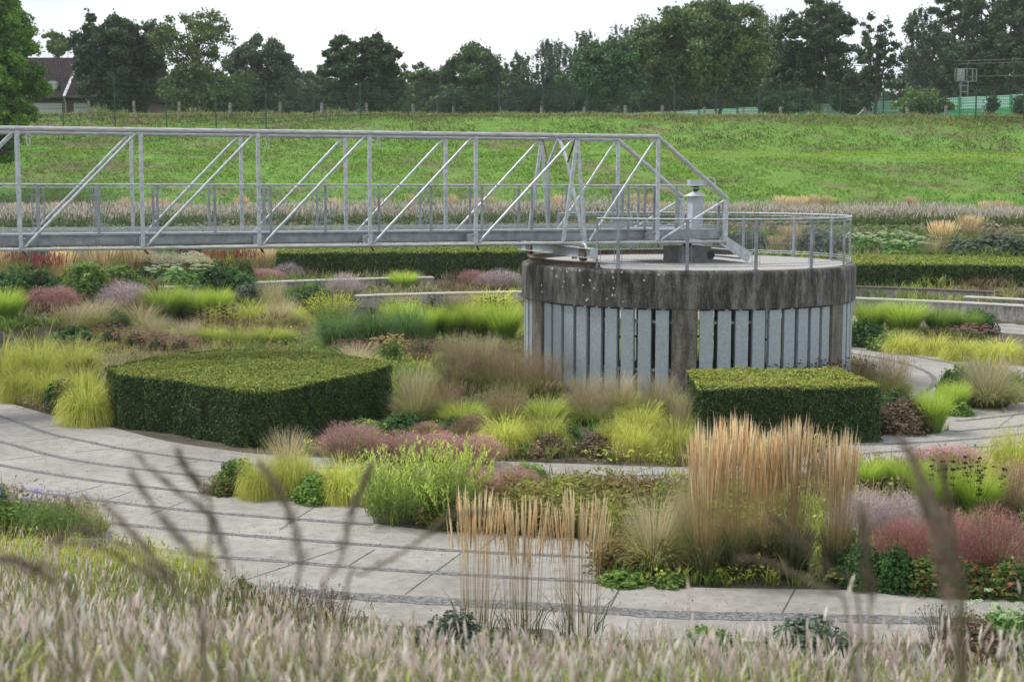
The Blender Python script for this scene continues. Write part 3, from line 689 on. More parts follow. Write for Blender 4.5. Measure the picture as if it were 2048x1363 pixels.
for x0, x1 in ((65, 82), (85, 110)):
    yc = .55; zc = zr0+(yc+.4)*sl
    f_ = MB(); wx = hx((x0+x1)/2)-H0.x; ww_ = hx(x1)-hx(x0); f_.box((wx, yc+.15, zc+.28), (ww_, .5, .62)); wn = f_.build('window', M['shutter'], house)
    f_ = MB(); f_.box((wx, yc-.12, zc+.28), (ww_-.14, .04, .48)); f_.build('pane', M['glass'] if x0 == 65 else M['shutter'], wn)
for x0, x1 in ((60, 125), (145, 192), (205, 245)):
    wx = hx((x0+x1)/2)-H0.x; ww_ = hx(x1)-hx(x0); zt = hz(206)-4.9
    f_ = MB(); f_.box((wx, .27, zt-.6), (ww_, .06, 1.2)); wn = f_.build('window', M['shutter'], house)
    f_ = MB()
    for q in range(8): f_.box((wx, .225, zt-.12-q*.14), (ww_-.12, .03, .11))
    f_.build('shutter', M['shutter'], wn)

# ================================================================ green noise barrier behind the bank
nb = thing('noise_barrier', (0, 0, 0), 'long noise barrier of pale aqua panels over green panels receding behind the trees', 'noise barrier')
def nbp(q):   # q from 0 (near, right) to 1 (far, left)
    A_, B_ = np.array([49., 101.]), np.array([-10., 161.5]); return A_+(B_-A_)*q
ztop = at(2040, 186, 112).z
nbn = 20
for i in range(nbn):
    a, b_ = nbp(i/nbn), nbp((i+1)/nbn); zt = ztop-.02*i
    mb = MB(); mb.beam((*a, (zt-.95+zt)/2), (*b_, (zt-.95+zt)/2), .12, .93); pn = mb.build('upper_panel', M['aqua'], nb)
    mb = MB()
    mb.beam((*a, zt-2.3), (*b_, zt-2.3), .16, 2.68); mb.build('lower_panel', M['green_panel'], nb)
    mb = MB()
    for k in range(5): mb.beam((a[0]-.05, a[1]-.05, zt-.06-k*.2), (b_[0]-.05, b_[1]-.05, zt-.06-k*.2), .03, .03)
    mb.build('ribs', M['aqua'], nb)
    mb = MB(); mb.beam((*a, 4.5), (*a, zt+.05), .24, .24); mb.build('barrier_post', M['green_post'], nb)

# railway mast with a transformer box
ms_ = at(1928, 190, 135); mast = thing('railway_mast', (ms_.x, 135, 4.9), 'lattice mast carrying a grey box and cage above the green barrier', 'mast')
zz = ms_.z-4.9
mb = MB()
for s_ in (-1, 1): mb.beam((s_*.32, 0, 0), (s_*.32, 0, zz+1.2), .09, .09)
for q in np.arange(.2, zz+1.1, .55): mb.beam((-.32, 0, q), (.32, 0, q), .05, .08)
mb.build('lattice', M['steel_dark'], mast)
mb = MB(); mb.box((-.35, 0, zz+1.75), (.55, .5, 1.05)); mb.build('box', M['steel_dark'], mast)
mb = MB()
for x in (-.85, .2, .7, 1.05): mb.beam((x, 0, zz+1.2), (x, 0, zz+2.3), .06, .06)
for z in (zz+1.2, zz+2.3): mb.beam((-.85, 0, z), (1.05, 0, z), .06, .06)
mb.build('cage', M['steel_dark'], mast)
for k, (y0, y1, y2) in enumerate([(128, 122, 117), (131, 128, 123), (158, 154, 150)]):
    mb = MB(); P = [at(1600, y0, 150), at(1800, (y0+y1)/2+2, 142), at(1930, y1, 135), at(2100, y2, 128)]
    mb.tube([tuple(p) for p in catmull(P, 6)], .03, 4); o_ = mb.build('overhead_wire', M['black']); tag(o_, ['upper', 'second', 'lowest'][k]+' thin overhead wire crossing in front of the dark trees at the right', 'overhead wire')

# ================================================================ plant building blocks
def lerp(a, b, t): return np.asarray(a)*(1-t)+np.asarray(b)*t
def blades(mb, P, az, ln, lean, curve, wid, c0, c1, segs=4, taper='leaf', cvar=.18, mid=None):
    """arching ribbons; every argument may be an array of length n"""
    n = len(P); f = lambda a: np.broadcast_to(np.asarray(a, float), (n,))
    az, ln, lean, curve, wid = map(f, (az, ln, lean, curve, wid))
    S = np.linspace(0, 1, segs+1); th = lean[:, None]+curve[:, None]*S[None]**1.3
    dl = (ln/segs)[:, None]; thm = (th[:, 1:]+th[:, :-1])/2
    rr = np.concatenate([np.zeros((n, 1)), np.cumsum(np.sin(thm)*dl, 1)], 1); zz = np.concatenate([np.zeros((n, 1)), np.cumsum(np.cos(thm)*dl, 1)], 1)
    X = P[:, 0:1]+rr*np.cos(az)[:, None]; Y = P[:, 1:2]+rr*np.sin(az)[:, None]; Z = P[:, 2:3]+zz
    C_ = np.stack([X, Y, Z], -1)
    ta = az+math.pi/2+rng.uniform(-.9, .9, n); W = np.stack([np.cos(ta), np.sin(ta), np.zeros(n)], -1)
    pr = {'leaf': np.clip(1.25*(1-S**2.2), .06, 1), 'stem': 1-.6*S, 'plume': np.where(S < .02, .15, np.sin(np.clip(S, .03, .985)*math.pi)**.7)}[taper]
    hw_ = (wid[:, None]*pr[None]/2)[..., None]*W[:, None, :]
    V = np.stack([C_-hw_, C_+hw_], 2).reshape(-1, 3)
    b_ = (np.arange(n)*(segs+1)*2)[:, None]; j = np.arange(segs)[None]*2
    Q = np.stack([b_+j, b_+j+1, b_+j+3, b_+j+2], -1).reshape(-1, 4)
    c0 = np.broadcast_to(np.asarray(c0, float), (n, 3)); c1 = np.broadcast_to(np.asarray(c1, float), (n, 3))
    t = S[None, :, None]; CC = c0[:, None]*(1-t)+c1[:, None]*t
    CC = CC*(1+cvar*rng.normal(size=(n, 1, 1)))*(1+.06*rng.normal(size=(n, 1, 3)))
    CC = np.clip(np.repeat(CC[:, :, None], 2, 2).reshape(-1, 3), .004, .95)
    mb.add(V, Q, C=CC)
    return C_[:, -1], th[:, -1]
def disc(n, r, p=.5):
    a = rng.uniform(0, 2*math.pi, n); q = r*rng.random(n)**p; return np.column_stack([q*np.cos(a), q*np.sin(a), np.zeros(n)]), a, q
def tuft(n, h, spread, wid, lean, curve, c0, c1, rad=.16, segs=4, out=.9):
    """unit tuft: h tall, roughly `spread` across"""
    mb = MB(); P, a, q = disc(n, rad); az = np.where(rng.random(n) < out, a, rng.uniform(0, 2*math.pi, n))+rng.normal(0, .22, n)
    lf = rng.beta(2.2, 1.3, n); blades(mb, P, az, h*(.50+.55*rng.random(n)**.55), lean*lf, curve*(.55+.55*rng.random(n)), wid*(.6+.6*rng.random(n)), c0, c1, segs)
    return mb
def mound_leaves(mb, n, rx, rz, size, cols, shell=.75, z0=0.0, aspect=1.0, lump=.18):
    u = rng.normal(size=(n, 3)); u[:, 2] = np.abs(u[:, 2])+.02; u /= np.linalg.norm(u, axis=1)[:, None]
    q = shell+(1-shell)*rng.random(n)**.6
    lm = 1+lump*vnoise(u[:, 0]*2.2, u[:, 1]*2.2+u[:, 2]*1.5, 1.7, rng.uniform(0, 50)); q = q*lm
    P = u*np.array([rx, rx, rz])*q[:, None]; P[:, 2] += z0
    cols = np.asarray(cols, float); k = rng.integers(0, len(cols), n); C = cols[k]*(1+.2*rng.normal(size=(n, 1)))
    nr = u+rng.normal(0, .5, (n, 3)); nr /= np.linalg.norm(nr, axis=1)[:, None]
    V, Q, C = flecks(P, size*rng.uniform(.6, 1.25, n), np.clip(C, .004, .9), nr, .8, aspect); mb.add(V, Q, C=C)
def stems_leafy(mb, ns, h, rad, lean, nl, lsz, cs, cl0, cl1, aspect=3.0, start=.15):
    P, a, q = disc(ns, rad); az = a+rng.normal(0, .4, ns); ln = h*rng.uniform(.75, 1.05, ns); le = lean*rng.random(ns)*(.3+q/rad)
    blades(mb, P, az, ln, le, .25, .008, cs, cs, 3, 'stem')
    t = rng.uniform(start, 1, (ns, nl)); th = le[:, None]+.12*t; R_ = ln[:, None]*t
    X = P[:, 0:1]+np.sin(th)*R_*np.cos(az)[:, None]; Y = P[:, 1:2]+np.sin(th)*R_*np.sin(az)[:, None]; Z = np.cos(th)*R_
    B = np.stack([X, Y, Z], -1).reshape(-1, 3); n = len(B); la = rng.uniform(0, 2*math.pi, n)
    CC = lerp(cl0, cl1, t.reshape(-1, 1))
    blades(mb, B, la, lsz*rng.uniform(.6, 1.1, n), rng.uniform(.3, 1.2, n), .5, lsz/aspect, CC*.9, CC*1.05, 2, 'leaf', .2)
GY0, GY1 = (.22, .31, .045), (.80, .78, .19)
def k_yellow(): return tuft(2600, .95, 1, .010, 1.2, 2.3, GY0, GY1, .40, 5)
def k_lime(): return tuft(1900, 1.02, 1, .011, .62, 1.15, (.14, .27, .035), (.50, .62, .10), .30)
def k_green(): return tuft(1800, 1.05, 1, .012, .62, 1.15, (.09, .19, .03), (.32, .46, .09), .30)
def k_deep(): return tuft(1300, 1.15, 1, .015, .8, 2.0, (.05, .12, .03), (.20, .34, .10), .30, 6)
def k_tan():
    mb = tuft(1500, .8, 1, .009, .8, 1.4, (.15, .21, .05), (.56, .54, .26), .30)
    P, a, q = disc(420, .16); blades(mb, P, a+rng.normal(0, .3, 420), rng.uniform(.8, 1.12, 420), .42*rng.random(420), .55, .007, (.30, .28, .13), (.56, .48, .32), 4, 'stem'); return mb
def k_brown():
    mb = tuft(1100, .68, 1, .010, .75, 1.2, (.11, .18, .035), (.42, .45, .13), .32)
    P, a, q = disc(520, .20); t, th = blades(mb, P, a+rng.normal(0, .4, 520), rng.uniform(.6, 1.1, 520), .55*rng.random(520), .25, .005, (.24, .24, .09), (.38, .29, .17), 3, 'stem')
    k = np.repeat(np.arange(len(t)), 3); B = t[k]-np.column_stack([rng.normal(0, .02, len(k)), rng.normal(0, .02, len(k)), rng.uniform(0, .3, len(k))])
    blades(mb, B, rng.uniform(0, 6.28, len(k)), .09, .5*rng.random(len(k)), .3, .006, (.31, .23, .15), (.44, .33, .23), 1, 'stem'); return mb
REED = (.60, .42, .25)
def reed(ns, wleaf=500, rad=.20, lean=.14, ph=.26):
    mb = MB()
    P, a, q = disc(wleaf, rad); blades(mb, P, a+rng.normal(0, .5, wleaf), rng.uniform(.25, .62, wleaf), .35*rng.random(wleaf), 1.6, .012, (.05, .09, .03), (.24, .25, .11), 4)
    P, a, q = disc(ns, rad, .6); az = a+rng.normal(0, .3, ns); ln = .80-.30*rng.random(ns)**1.6; le = lean*(q/rad)*rng.uniform(.4, 1.2, ns)
    t, th = blades(mb, P, az, ln, le, .05, .0065, (.20, .17, .07), (.50, .36, .20), 3, 'stem')
    for s_ in (0, 1): blades(mb, t, az, rng.uniform(ph*.7, ph*1.2, ns), le+.04, rng.uniform(-.15, .25, ns), rng.uniform(.011, .021, ns), (.60, .46, .27), (.86, .69, .44), 4, 'plume', .2)
    k = np.repeat(np.arange(ns), 5); u = rng.random(len(k)); B = t[k]+np.column_stack([np.cos(az[k])*np.sin(le[k])*u*ph, np.sin(az[k])*np.sin(le[k])*u*ph, u*ph*.85])
    blades(mb, B, rng.uniform(0, 6.28, len(k)), .035, .5, .1, .010, (.54, .40, .24), (.70, .55, .36), 1, 'leaf'); return mb
def k_reed(): return reed(230, 500, .2, .30)
def k_reedthin(): return reed(80, 30, .26, .12, .30)
def k_reedfar(): return reed(170, 120, .20, .42, .34)
def k_penn():
    mb = tuft(1500, .82, 1, .011, .8, 1.3, (.12, .23, .035), (.54, .60, .12), .3)
    P, a, q = disc(60, .12); t, th = blades(mb, P, a, rng.uniform(.75, .95, 60), .45*rng.random(60), .3, .006, (.2, .2, .08), (.3, .24, .12), 3, 'stem')
    for _ in (0, 1): blades(mb, t, a, .14, .35, .4, .026, (.22, .13, .09), (.35, .24, .16), 3, 'plume'); 
    return mb
def haze(colA, colB, n=5200, low=(.16, .17, .07)):
    mb = MB(); P, a, q = disc(420, .12); blades(mb, P, a+rng.normal(0, .3, 420), rng.uniform(.45, .92, 420), .85*rng.random(420), .35, .005, low, colA, 4, 'stem')
    P, a, q = disc(250, .18); blades(mb, P, a, rng.uniform(.2, .45, 250), .6*rng.random(250), .9, .010, (.08, .13, .04), (.26, .26, .1), 3)
    u = rng.normal(size=(n, 3)); u[:, 2] = np.abs(u[:, 2]); u /= np.linalg.norm(u, axis=1)[:, None]; r_ = rng.uniform(.5, 1.0, n)**.6*(1+.13*vnoise(u[:, 0]*3, u[:, 1]*3, 1.5, rng.uniform(0, 9)))
    B = u*r_[:, None]*np.array([.50, .50, .62]); B[:, 2] += .24
    C = lerp(np.tile(colA, (n, 1)), np.tile(colB, (n, 1)), rng.random((n, 1))); az = np.arctan2(u[:, 1], u[:, 0])+rng.normal(0, .6, n)
    blades(mb, B, az, rng.uniform(.03, .07, n), rng.uniform(.1, 1.3, n), .4, .0055, C, C*1.15, 1, 'stem', .2); return mb
def k_pink(): return haze((.40, .20, .19), (.58, .36, .36))
def k_red(): return haze((.34, .14, .12), (.50, .28, .25), low=(.2, .1, .06))
def k_lilac(): return haze((.34, .26, .29), (.52, .44, .47), 4200, (.17, .16, .11))
def k_rust(): return haze((.28, .16, .12), (.42, .28, .22), 4200)
def k_leafy():
    mb = MB(); mound_leaves(mb, 3200, .5, .80, .045, [(.045, .12, .03), (.07, .17, .04), (.10, .21, .05), (.04, .10, .035)], .6, .05, .9, .3); return mb
def k_leafylight():
    mb = MB(); mound_leaves(mb, 3000, .5, .80, .045, [(.12, .24, .04), (.18, .32, .06), (.26, .38, .08), (.09, .19, .04)], .6, .05, .9, .3); return mb
def k_lowleaf():
    mb = MB(); mound_leaves(mb, 900, .5, .75, .075, [(.10, .20, .04), (.16, .29, .06), (.24, .33, .08)], .5, .05, .8, .3); return mb
def k_redleaf():
    mb = MB(); mound_leaves(mb, 1500, .5, .8, .06, [(.06, .13, .03), (.12, .2, .04), (.30, .08, .04), (.12, .2, .04), (.10, .16, .04), (.08, .15, .04), (.22, .2, .05), (.07, .13, .035)], .5, .05, .8, .35); return mb
def k_willow():
    mb = MB(); stems_leafy(mb, 170, .98, .30, .75, 30, .085, (.13, .17, .05), np.array((.10, .21, .05)), np.array((.54, .64, .14)), 6.0, .2); return mb
def k_aster():
    mb = MB(); stems_leafy(mb, 130, .95, .30, .7, 26, .06, (.10, .14, .05), np.array((.07, .15, .04)), np.array((.20, .34, .07)), 3.5, .1); return mb
def k_yellowshrub():
    mb = MB(); stems_leafy(mb, 160, .98, .34, .7, 28, .06, (.13, .17, .05), np.array((.14, .22, .04)), np.array((.55, .58, .10)), 4.5, .2); return mb
def k_ferny():
    mb = MB(); stems_leafy(mb, 200, .85, .34, .8, 34, .05, (.08, .12, .04), np.array((.06, .14, .03)), np.array((.20, .34, .07)), 5, .2)
    P, a, q = disc(26, .3); t, th = blades(mb, P, a, rng.uniform(.95, 1.25, 26), .35*rng.random(26), .1, .005, (.12, .15, .05), (.2, .18, .12), 3, 'stem')
    k = np.repeat(np.arange(26), 12); V, Q, C = flecks(t[k]+rng.normal(0, .03, (len(k), 3)), .018, np.tile((.30, .22, .62), (len(k), 1))); mb.add(V, Q, C=C); return mb
def heads(mb, n, h, rad, hr, cols, stemc, flat_=.3, per=26, lean=.35, fs=.02):
    P, a, q = disc(n, rad); t, th = blades(mb, P, a+rng.normal(0, .3, n), h*rng.uniform(.82, 1.05, n), lean*q/rad, .1, .009, stemc, stemc, 3, 'stem')
    k = np.repeat(np.arange(n), per); u = rng.normal(size=(len(k), 3)); u /= np.linalg.norm(u, axis=1)[:, None]; u *= rng.random((len(k), 1))**.4
    B = t[k]+u*np.array([hr, hr, hr*flat_]); cols = np.asarray(cols); C = cols[rng.integers(0, len(cols), len(k))]*(1+.15*rng.normal(size=(len(k), 1)))
    V, Q, C = flecks(B, fs*rng.uniform(.7, 1.2, len(k)), np.clip(C, .004, .9), np.tile([0, 0, 1.], (len(k), 1)), .5); mb.add(V, Q, C=C)
def k_sedum():
    mb = MB(); mound_leaves(mb, 1400, .42, .55, .05, [(.09, .12, .05), (.13, .16, .07), (.11, .09, .05)], .4, .05, .9, .2)
    heads(mb, 95, .82, .30, .058, [(.30, .13, .13), (.42, .22, .21), (.22, .10, .10), (.50, .33, .28)], (.12, .13, .07), .28, 34, .8); return mb
def k_sedumy():
    mb = MB(); mound_leaves(mb, 1400, .42, .55, .05, [(.12, .20, .05), (.18, .25, .07)], .4, .05, .9, .2)
    heads(mb, 85, .82, .30, .058, [(.48, .42, .16), (.55, .45, .22), (.42, .28, .16)], (.15, .2, .07), .28, 34, .8); return mb
def k_seed():
    mb = MB(); n = 34; P, a, q = disc(n, .42); ln = rng.uniform(.8, 1.05, n)
    t, th = blades(mb, P, a, ln, .08*rng.random(n), .03, .011, (.10, .09, .04), (.05, .035, .025), 3, 'stem')
    for dz in (0, .15, .30):
        k = np.repeat(np.arange(n), 26); u = rng.normal(size=(len(k), 3)); u /= np.linalg.norm(u, axis=1)[:, None]
        B = t[k]+u*np.array([.026, .026, .017]); B[:, 2] -= dz*(.8+.4*rng.random(n))[k]
        V, Q, C = flecks(B, .016, np.tile((.035, .022, .016), (len(k), 1)), u, .4); mb.add(V, Q, C=C)
    mound_leaves(mb, 500, .5, .22, .07, [(.06, .10, .035), (.10, .12, .05)], .3, .02, .8); return mb
def k_cone():
    mb = MB(); mound_leaves(mb, 900, .5, .5, .05, [(.10, .14, .04), (.15, .16, .05), (.3, .28, .06)], .4, .02, .7)
    heads(mb, 110, .95, .46, .022, [(.05, .03, .025), (.08, .045, .035)], (.12, .10, .06), .8, 16, .25, .014); return mb
def knot(c, cb, n=150):
    mb = MB(); mound_leaves(mb, 2400, .5, .62, .055, [(.07, .15, .03), (.11, .21, .05), (.17, .27, .06)], .5, .05, .7, .25)
    P, a, q = disc(n, .44); t, th = blades(mb, P, a, rng.uniform(.75, .95, n), .35*q/.44, .1, .006, (.12, .14, .06), cb, 3, 'stem')
    for _ in (0, 1): blades(mb, t, a, rng.uniform(.10, .17, n), .25*q/.44, .1, .022, c, c, 3, 'plume', .25)
    return mb
def k_redspike(): return knot((.36, .10, .09), (.3, .10, .07), 130)
def k_white():
    mb = MB(); mound_leaves(mb, 2200, .5, .66, .05, [(.14, .22, .05), (.20, .28, .07), (.30, .34, .10)], .5, .05, .7, .25)
    n = 1500; P, a, q = disc(n, .45); B = P.copy(); B[:, 2] = .62+.33*rng.random(n)*(1-(q/.5)**2)
    V, Q, C = flecks(B, .022, np.tile((.62, .58, .44), (n, 1))*rng.uniform(.6, 1.15, (n, 1))); mb.add(V, Q, C=C)
    P, a, q = disc(120, .3); blades(mb, P, a, .9, .5*rng.random(120), .1, .006, (.2, .2, .08), (.4, .36, .2), 3, 'stem'); return mb
def k_umbel():
    mb = MB(); mound_leaves(mb, 2200, .5, .62, .06, [(.12, .24, .07), (.18, .32, .09), (.26, .40, .12)], .5, .05, .7, .3)
    heads(mb, 40, .85, .42, .07, [(.55, .62, .45), (.42, .52, .30)], (.15, .25, .08), .25, 30, .3); return mb
def k_dry():
    mb = MB(); stems_leafy(mb, 170, .95, .42, .3, 16, .04, (.13, .09, .05), np.array((.12, .11, .04)), np.array((.16, .10, .06)), 3, .1)
    heads(mb, 60, .95, .42, .02, [(.08, .05, .035), (.12, .07, .05)], (.13, .09, .05), 2.2, 14, .2, .014); return mb
def k_drymound():
    mb = MB(); mound_leaves(mb, 2400, .5, .8, .035, [(.13, .10, .06), (.20, .13, .10), (.09, .10, .04), (.28, .18, .14)], .5, .04, .7, .3); return mb
def k_grey():
    mb = MB(); mound_leaves(mb, 2400, .5, .85, .04, [(.13, .17, .12), (.18, .22, .16), (.09, .13, .08)], .5, .03, .5, .35); return mb
VAR = {}
def variants(kind):
    if kind not in VAR:
        fn = globals()['k_'+kind]; VAR[kind] = []
        for _ in range(2):
            mb = fn(); V = np.concatenate(mb.v); r_ = np.percentile(np.hypot(V[:, 0], V[:, 1]), 95); z_ = np.percentile(V[:, 2], 99)
            mb.v = [V*np.array([.5/r_, .5/r_, 1/z_])]; VAR[kind].append(mb.mesh(kind+'_clump', M['leaf']))
    return VAR[kind]
NAMES = dict(yellow=('grass_tussock', 'ornamental grass'), lime=('grass_tussock', 'ornamental grass'), green=('grass_tussock', 'ornamental grass'), deep=('grass_tussock', 'ornamental grass'), tan=('grass_tussock', 'ornamental grass'),
             brown=('grass_tussock', 'ornamental grass'), reed=('feather_reed_grass', 'reed grass'), reedthin=('feather_reed_grass', 'reed grass'), reedfar=('feather_reed_grass', 'reed grass'), penn=('fountain_grass', 'ornamental grass'),
             pink=('hair_grass', 'hair grass'), red=('hair_grass', 'hair grass'), lilac=('sea_lavender', 'perennial'), rust=('hair_grass', 'hair grass'), leafy=('leafy_perennial', 'perennial'), leafylight=('leafy_perennial', 'perennial'),
             lowleaf=('leafy_perennial', 'perennial'), redleaf=('leafy_perennial', 'perennial'), willow=('narrow_leaved_shrub', 'shrub'), aster=('leafy_perennial', 'perennial'), yellowshrub=('leafy_perennial', 'perennial'), ferny=('flowering_perennial', 'perennial'),
             sedum=('stonecrop', 'stonecrop'), sedumy=('stonecrop', 'stonecrop'), seed=('seedhead_plant', 'perennial'), cone=('seedhead_plant', 'perennial'), redspike=('knotweed_plant', 'perennial'), white=('flowering_perennial', 'perennial'),
             umbel=('flowering_perennial', 'perennial'), dry=('dried_perennial', 'perennial'), drymound=('dried_perennial', 'perennial'), grey=('grey_leaved_plant', 'perennial'))
cnt = 0
def plant(kind, x0, x1, ytop, ybase, label, group=None, wf=1.28):
    """a plant that fills the picture box x0..x1, ytop..ybase, standing on the ground at ybase"""
    global cnt
    if kind in ('reed', 'reedthin'): wf = 1.05
    if kind == 'brown': wf = 1.1
    if kind == 'yellow': wf = 1.15
    ms = variants(kind); nm, cat = NAMES[kind]; p = pick((x0+x1)/2, ybase)
    Y = p.y; s = Y/F; wd = (x1-x0)*s*wf; pt = at((x0+x1)/2, ytop, Y+.0); h = max(.12, pt.z-p.z)
    o_ = bpy.data.objects.new(nm, ms[cnt % 2]); cnt += 1; COL.objects.link(o_)
    o_.location = (p.x, p.y+wd*.2, p.z-.01); o_.scale = (wd, wd, h); o_.rotation_euler.z = rng.uniform(0, 6.28)
    tag(o_, label, cat, group, 'thing'); return o_

# ================================================================ clipped yew hedges
def hedge(name, P, z0, z1, label, dens=900, leaf=.045, top_warm=.5):
    """P: footprint (ground coordinates), anticlockwise or clockwise"""
    P = [np.array(p[:2]) for p in P]; n = len(P); c = sum(P)/n
    area = .5*sum(P[i][0]*P[(i+1) % n][1]-P[(i+1) % n][0]*P[i][1] for i in range(n))
    if area < 0: P = P[::-1]
    h = thing(name, (c[0], c[1], z0), label, 'hedge'); off = np.array([c[0], c[1], z0])
    # inner body of twigs
    ins = [q+(c-q)/np.linalg.norm(c-q)*.13 for q in P]
    V = [(*q, z0-.1) for q in ins]+[(*q, z1-.07) for q in ins]
    tr = tessellate_polygon([[Vector((*q, 0)) for q in ins]]); mb = MB()
    T = []
    for t in tr:
        a, b_, c3 = [ins[i] for i in t]; cr = (b_-a)[0]*(c3-a)[1]-(b_-a)[1]*(c3-a)[0]; T.append([n+i for i in (t if cr > 0 else t[::-1])])
    mb.add(np.array(V)-off, [[i, (i+1) % n, n+(i+1) % n, n+i] for i in range(n)], T); mb.build('twig_core', M['hedge_core'], h)
    mb = MB(); H = z1-z0
    # sides: leaves darker than the top, part of their shade put into the colour
    for i in range(n):
        a, b_ = P[i], P[(i+1) % n]; e = b_-a; l = np.linalg.norm(e); e = e/l; nr = np.array([e[1], -e[0]])
        if nr[1] > .5 and l > 2: dd = dens*.15
        else: dd = dens
        k = int(l*H*dd); u = rng.random(k)*l; z = rng.random(k)*H
        wob = .075*vnoise(u, z, 2.0, i*3)+.045*vnoise(u, z, 7, i)+(rng.random(k) < .02)*.05
        edge = np.clip((H-z)/.07, 0, 1)
        q = wob-.10*(rng.random(k)**1.6)-.09*(1-edge)**2
        X = a[None]+e[None]*u[:, None]+nr[None]*q[:, None]
        nn = np.tile([nr[0], nr[1], .15], (k, 1))+rng.normal(0, .45, (k, 3)); nn /= np.linalg.norm(nn, axis=1)[:, None]
        fresh = (rng.random(k) < .24+.8*np.clip(1-(H-z)/.30, 0, 1)**2*rng.random(k))[:, None]  # denser towards the rim: new shoots, plus lit leaves put into the colour
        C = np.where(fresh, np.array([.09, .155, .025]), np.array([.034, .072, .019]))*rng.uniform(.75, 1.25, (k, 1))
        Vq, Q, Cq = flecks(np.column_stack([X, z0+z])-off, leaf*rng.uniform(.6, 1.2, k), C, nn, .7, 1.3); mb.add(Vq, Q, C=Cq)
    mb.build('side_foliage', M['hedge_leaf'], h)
    mb = MB(); A = np.array(P); lo, hi = A.min(0), A.max(0); k = int((hi[0]-lo[0])*(hi[1]-lo[1])*dens)
    x = rng.uniform(lo[0], hi[0], k); y = rng.uniform(lo[1], hi[1], k); m_ = inpoly(x, y, P); x, y = x[m_], y[m_]; k = len(x)
    z = z1+.035*vnoise(x, y, 2.5)+.02*vnoise(x, y, 8)-.05*rng.random(k)**2+(rng.random(k) < .015)*.05*rng.random(k)
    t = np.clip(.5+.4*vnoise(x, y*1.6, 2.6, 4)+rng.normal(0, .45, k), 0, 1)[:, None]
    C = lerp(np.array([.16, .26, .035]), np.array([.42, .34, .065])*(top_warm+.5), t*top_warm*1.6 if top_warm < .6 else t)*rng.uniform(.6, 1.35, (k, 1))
    nn = np.tile([0, 0, 1.], (k, 1))+rng.normal(0, .45, (k, 3)); nn /= np.linalg.norm(nn, axis=1)[:, None]
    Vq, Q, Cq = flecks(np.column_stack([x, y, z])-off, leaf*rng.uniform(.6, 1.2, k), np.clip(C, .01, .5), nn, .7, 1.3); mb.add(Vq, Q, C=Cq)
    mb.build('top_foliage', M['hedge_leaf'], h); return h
hl = [flat(x, y, 1.04) for x, y in [(212, 733), (235, 748), (290, 752), (348, 757), (400, 766), (477, 778), (560, 778), (613, 766), (700, 748), (786, 728), (760, 718), (671, 707), (550, 696), (422, 698), (293, 714)]]
hedge('clipped_hedge', hl, 0, 1.04, 'wide wedge shaped clipped yew hedge beside the curved paving at the left', 3200, .027, .42)
hr = [flat(x, y, 1.04) for x, y in [(1373, 737), (1678, 733), (1764, 771), (1396, 775)]]
hedge('clipped_hedge', hr, 0, 1.04, 'square clipped yew block in front of the concrete drum behind the tall straw grasses', 3200, .027, .5)
hb = [flat(555, 505, 2.0), flat(1060, 503, 2.0), flat(1060, 492, 2.0), flat(555, 493, 2.0)]
hedge('clipped_hedge', hb, .9, 2.0, 'long low clipped hedge in the distance under the footbridge, left of the drum', 700, .06, .35)
hb = [flat(1690, 527, 1.7), flat(1880, 528, 1.7), flat(2120, 533, 1.7), flat(2120, 510, 1.7), flat(1690, 508, 1.7)]
hedge('clipped_hedge', hb, .5, 1.7, 'long low clipped hedge in the distance right of the drum behind the benches', 700, .06, .4)

